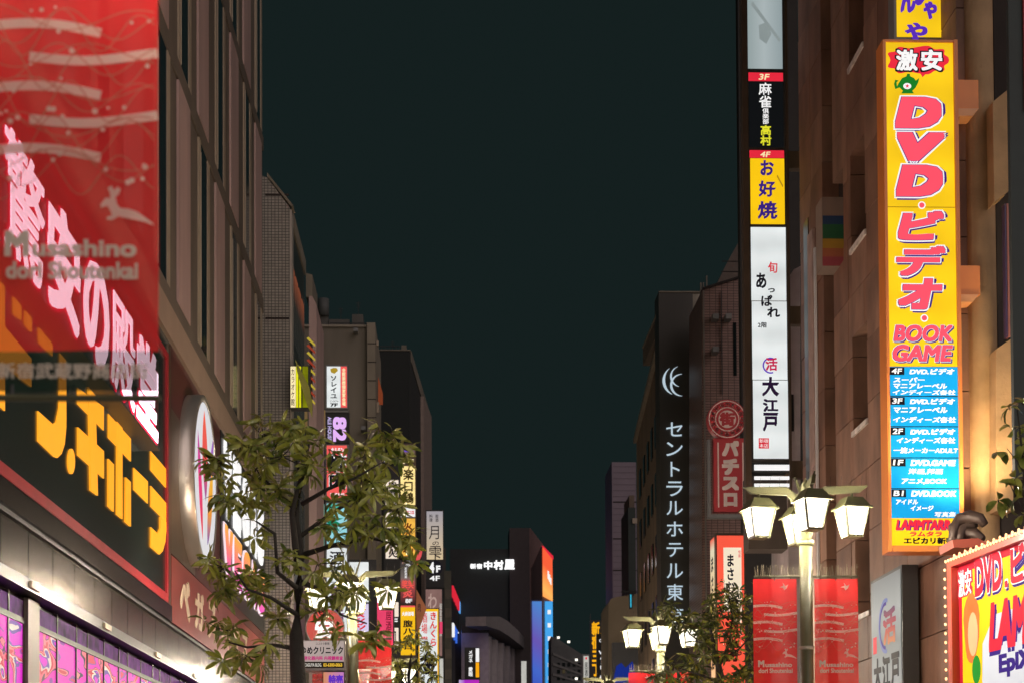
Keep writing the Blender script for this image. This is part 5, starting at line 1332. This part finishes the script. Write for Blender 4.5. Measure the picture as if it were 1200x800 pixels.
# below the frame: unseen shop front added to light the street and facades
s = on_right('fill_shop_front', 6.95, 33, .15, 'unseen shop front added under the stone building to light the street', 'shop front')
for k in range(6):
    b = MB(); b.box(.3 + 2.6 * k, 2.6 + 2.6 * k, -.04, .02, .3, 2.7); b.build('fill_window', lit('shop_fill_warm', (255, 200, 140), 3.4), s.root)
    b = MB(); b.box(.02 + 2.6 * k, .28 + 2.6 * k, -.06, .02, 0, 2.9); b.build('mullion', M_dark, s.root)

#@@TREES
# ---------------------------------------------------------------- trees
def leaf_mat(name, base, highlight):  # random leaf tones, spread wide to paint in highlights and deep shade
    m = bpy.data.materials.new(name); m.use_nodes = True
    n = m.node_tree.nodes; l = m.node_tree.links; p = n['Principled BSDF']
    oi = n.new('ShaderNodeNewGeometry'); tc = n.new('ShaderNodeTexCoord'); nz = n.new('ShaderNodeTexNoise'); nz.inputs['Scale'].default_value = 7; nz.inputs['Detail'].default_value = 3
    l.new(oi.outputs['Position'], nz.inputs['Vector'])
    cr = n.new('ShaderNodeValToRGB'); cr.color_ramp.elements[0].position = .35; cr.color_ramp.elements[1].position = .65
    cr.color_ramp.elements[0].color = base + (1,); cr.color_ramp.elements[1].color = highlight + (1,)
    l.new(nz.outputs[0], cr.inputs[0]); l.new(cr.outputs[0], p.inputs['Base Color'])
    p.inputs['Roughness'].default_value = .30
    tl = n.new('ShaderNodeBsdfTranslucent'); mx = n.new('ShaderNodeMixShader'); mx.inputs[0].default_value = .2
    l.new(cr.outputs[0], tl.inputs[0]); l.new(p.outputs[0], mx.inputs[1]); l.new(tl.outputs[0], mx.inputs[2])
    l.new(mx.outputs[0], n['Material Output'].inputs[0])
    return m
M_leaf = leaf_mat('leaf_green', (.06, .095, .015), (.36, .38, .09))
M_leafy = leaf_mat('leaf_yellow_green', (.16, .20, .02), (.30, .30, .05))  # brighter leaf tone mixed in, painting highlights among the leaves
M_bark = mat('dark_bark', (.022, .019, .016), .9, 0, .3, 8, .6, 30)
def leaf_geo(L_, W_, droop, fold=.25):
    """a narrow pointed leaf along +x with a folded midrib"""
    v, f = [], []
    prof = [(0, .06), (.2, .6), (.5, 1.0), (.8, .85), (1, .05)]
    for t, wv in prof:
        x = L_ * t * math.cos(droop * t * .6); z = -L_ * math.sin(droop * t * .6) * t
        v += [(x, -W_ / 2 * wv, z + fold * W_ / 2 * wv), (x, 0, z), (x, W_ / 2 * wv, z + fold * W_ / 2 * wv)]
    for i in range(4): f += [(3 * i, 3 * i + 3, 3 * i + 4, 3 * i + 1), (3 * i + 1, 3 * i + 4, 3 * i + 5, 3 * i + 2)]
    return v, f
def make_tree(name, base, label, branches, whorls, Ls, Ws, nleaf, n_single, seed, trunk_r):
    rnd = random.Random(seed)
    r = empty(name, base, 0, label, 'tree')
    b = MB(); b.tube([tuple(Vector(p) - base) for p in branches[0][0]], branches[0][1], 10); b.build('trunk', M_bark, r, True)
    for pts, rad in branches[1:]:
        rad = [q * .62 for q in rad]
        b = MB(); b.tube([tuple(Vector(p) - base) for p in pts], rad, 7); b.build('branch', M_bark, r, True)
    protos = []
    for k in range(6):
        v, f = leaf_geo(Ls * rnd.uniform(.85, 1.15), Ws, rnd.uniform(.2, 1.5))
        me = bpy.data.meshes.new('leaf'); me.from_pydata(v, [], f); me.update(); me.materials.append(M_leafy if k == 5 else M_leaf)
        me.polygons.foreach_set('use_smooth', [True] * len(me.polygons)); protos.append((me, v, f))
    allL = []
    twigs = MB()
    for (P, spread, cnt) in whorls:
        P = Vector(P)
        for q in range(cnt):
            c0 = P + Vector((rnd.gauss(0, spread), rnd.gauss(0, spread * .9), rnd.gauss(0, spread * .65)))
            axis = Vector((rnd.gauss(0, .6), rnd.gauss(0, .6), rnd.uniform(-.1, .9))).normalized()
            twigs.tube([tuple(P - base + (c0 - P) * .1), tuple((P + c0) / 2 - base + Vector((0, 0, -.02))), tuple(c0 - base)], [.007, .005, .003], 4)
            t1 = axis.cross(Vector((0, 0, 1)));
            if t1.length < .1: t1 = Vector((1, 0, 0))
            t1.normalize(); t2 = axis.cross(t1)
            m_ = rnd.randint(nleaf - 2, nleaf + 3); ph = rnd.uniform(0, 6)
            for k in range(m_):
                a_ = ph + 2 * math.pi * k / m_ + rnd.uniform(-.25, .25); up = rnd.uniform(-.25, .75)
                d = (t1 * math.cos(a_) + t2 * math.sin(a_) + axis * up); d.z -= rnd.uniform(.0, .55); d.normalize()
                sd = d.cross(axis + Vector((rnd.gauss(0, .3), rnd.gauss(0, .3), rnd.gauss(0, .3))))
                if sd.length < .05: sd = d.cross(Vector((0, 0, 1)))
                sd.normalize(); u3 = sd.cross(d)
                if u3.z < 0: sd, u3 = -sd, -u3
                M = Matrix((d, sd, u3)).transposed().to_4x4(); M.translation = c0 - base + d * .01
                sc_ = rnd.uniform(.7, 1.15)
                allL.append((M @ Matrix.Scale(sc_, 4), rnd.randrange(6) if rnd.random() > .15 else 5))
    twigs.build('twigs', M_bark, r)['kind'] = 'stuff'
    order = sorted(range(len(allL)), key=lambda i: allL[i][0].translation.y)
    single = set(order[:n_single])
    rest = [MB(), MB()]
    for i, (M, k) in enumerate(allL):
        me, v, f = protos[k]
        if i in single:
            o = bpy.data.objects.new('leaf', me); COL.objects.link(o); o.parent = r; o.matrix_local = M
        else:
            g = rest[1 if k == 5 else 0]; n0 = len(g.v)
            g.v += [tuple(M @ Vector(q)) for q in v]; g.f += [tuple(n0 + j for j in q) for q in f]
    rest[0].build('foliage', M_leaf, r, True)['kind'] = 'stuff'
    if rest[1].v: rest[1].build('bright_foliage', M_leafy, r, True)['kind'] = 'stuff'
    return r
TY = 17.0
def tp(px, py, dy=0.0): return tuple(at(px, py, TY + dy))
base = Vector(at(353, 955, TY)); base.z = .12
br = [([(base.x, base.y, .1), tp(352, 860), tp(350, 800), tp(347, 745), tp(350, 690), tp(353, 650), tp(347, 610), tp(352, 570), tp(362, 520)], [.095, .088, .08, .07, .05, .044, .032, .022, .012]),
      ([tp(350, 668), tp(346, 640, -.1), tp(342, 600, -.15), tp(352, 560, -.2), tp(345, 530, -.2)], [.065, .06, .045, .03, .015]),
      ([tp(349, 600), tp(330, 580, .1), tp(310, 562, .2), tp(290, 555, .2)], [.04, .03, .024, .012]),
      ([tp(354, 590), tp(385, 572, -.2), tp(415, 560, -.3), tp(450, 540, -.3)], [.04, .03, .022, .01]),
      ([tp(352, 628), tp(390, 600, .2), tp(425, 578, .3), tp(440, 560, .3)], [.04, .032, .025, .012]),
      ([tp(353, 650), tp(395, 637, -.1), tp(435, 630, -.1), tp(475, 640, -.1)], [.05, .035, .025, .01]),
      ([tp(350, 680), tp(375, 690, .3), tp(400, 720, .3), tp(430, 730, .3)], [.045, .035, .02, .012]),
      ([tp(350, 690), tp(325, 670, -.3), tp(322, 625, -.3), tp(300, 610, -.3)], [.05, .035, .03, .012]),
      ([tp(349, 760), tp(320, 755, .1), tp(290, 758, .2), tp(268, 752, .2)], [.045, .028, .02, .012]),
      ([tp(349, 720), tp(318, 700, -.3), tp(290, 690, -.3), tp(275, 668, -.3)], [.04, .028, .02, .01])]
wh = []
for px, py, sp, cnt in ((262, 538, .11, 4), (285, 520, .12, 5), (308, 508, .13, 5), (335, 502, .13, 5), (358, 512, .11, 5), (300, 548, .13, 5), (330, 535, .13, 5), (356, 545, .10, 3),
                        (270, 580, .12, 4), (295, 588, .13, 5), (322, 575, .12, 4), (298, 620, .08, 2), (385, 525, .08, 2),
                        (432, 528, .11, 5), (450, 515, .10, 5), (462, 540, .09, 4), (425, 560, .12, 5), (448, 572, .12, 5), (466, 592, .08, 3), (420, 590, .12, 4), (400, 555, .08, 2),
                        (478, 628, .08, 4), (462, 650, .08, 3), (440, 615, .10, 4), (412, 625, .09, 3), (385, 590, .07, 2), (375, 618, .06, 2),
                        (262, 665, .11, 5), (288, 672, .10, 4), (310, 690, .07, 3), (268, 690, .08, 3), (272, 740, .10, 4), (290, 768, .10, 4), (264, 775, .06, 2), (308, 762, .07, 2),
                        (335, 655, .07, 3), (372, 660, .09, 3), (395, 690, .10, 4), (372, 715, .08, 3), (340, 700, .06, 2), (418, 690, .08, 2), (435, 745, .08, 3), (405, 745, .07, 2), (325, 725, .05, 2), (452, 690, .05, 1)):
    wh.append((tp(px, py, random.uniform(-.5, .5)), sp * .95, round(cnt * 1.2)))
make_tree('leafy_street_tree', base, 'broadleaf street tree with long narrow leaves in front of the stacked signs', br, wh, .175, .043, 9, 300, 5, .1)
TY = 27.5
M_leaf_main = M_leaf; M_leaf = leaf_mat('fine_leaf_green', (.02, .035, .010), (.10, .12, .03))
base = Vector(at(848, 955, TY)); base.z = .12
br = [([(base.x, base.y, .1), tp(846, 860), tp(844, 790), tp(838, 760), tp(832, 735)], [.08, .075, .06, .04, .02]),
      ([tp(843, 780), tp(855, 752), tp(858, 725), tp(856, 705)], [.05, .035, .025, .012]), ([tp(842, 770), tp(825, 755), tp(808, 742), tp(800, 730)], [.04, .03, .02, .01]),
      ([tp(850, 770), tp(866, 760), tp(880, 745), tp(886, 720)], [.035, .025, .018, .01]), ([tp(845, 800), tp(820, 790), tp(795, 782)], [.04, .03, .012])]
wh = []
for px, py, sp, cnt in ((785, 715, .13, 5), (800, 728, .14, 6), (822, 718, .15, 7), (838, 728, .14, 6), (815, 750, .16, 7), (850, 690, .12, 6), (862, 702, .12, 5), (846, 712, .12, 5), (868, 718, .12, 5), (878, 740, .16, 7), (886, 755, .13, 6), (870, 765, .14, 6),
                        (790, 778, .16, 7), (812, 785, .15, 7), (832, 772, .14, 6), (775, 792, .10, 4), (850, 745, .10, 4), (880, 785, .14, 6), (858, 790, .12, 5), (838, 800, .14, 5), (800, 800, .12, 5), (884, 695, .07, 2)):
    wh.append((tp(px, py, random.uniform(-.4, .4)), sp * 1.05, round(cnt * 1.1)))
make_tree('right_street_tree', base, 'street tree with fine narrow leaves in front of the salmon light box', br, wh, .19, .042, 8, 150, 9, .08)
M_leaf = M_leaf_main
TY = 38
base = Vector(at(478, 955, TY)); base.z = .12
br = [([(base.x, base.y, .1), tp(478, 850), tp(479, 790), tp(482, 765)], [.07, .06, .04, .015]), ([tp(479, 800), tp(495, 778), tp(503, 768)], [.03, .02, .01]), ([tp(479, 805), tp(468, 780), tp(462, 765)], [.03, .02, .01])]
wh = [(tp(px, py, random.uniform(-.4, .4)), .13, 4) for px, py in ((462, 762), (475, 752), (488, 748), (500, 760), (508, 775), (468, 782), (485, 775), (498, 790), (478, 795), (512, 792), (460, 795))]
make_tree('far_left_tree', base, 'small tree in front of the yellow brush signs at the left kerb', br, wh, .17, .045, 7, 0, 12, .07)
# broad-leaved pot plants on the near right
TY = 15.0
base = Vector(at(1205, 640, TY))
wh = [(tp(px, py, 0), .04, 1) for px, py in ((1184, 478), (1190, 500), (1178, 530), (1185, 550), (1192, 570), (1180, 590), (1196, 470), (1198, 520), (1196, 600), (1170, 585), (1204, 540), (1210, 500), (1207, 570))]
br = [([tuple(base), tp(1202, 580), tp(1198, 530), tp(1192, 480)], [.02, .016, .012, .006]), ([tp(1203, 600), tp(1190, 580), tp(1180, 560)], [.012, .01, .005]), ([tp(1203, 560), tp(1192, 540), tp(1180, 525)], [.012, .01, .005])]
make_tree('potted_shrub', base, 'dark rounded-leaf shrub above the bulb-framed board at the right edge', br, wh, .15, .075, 6, 60, 21, .02)
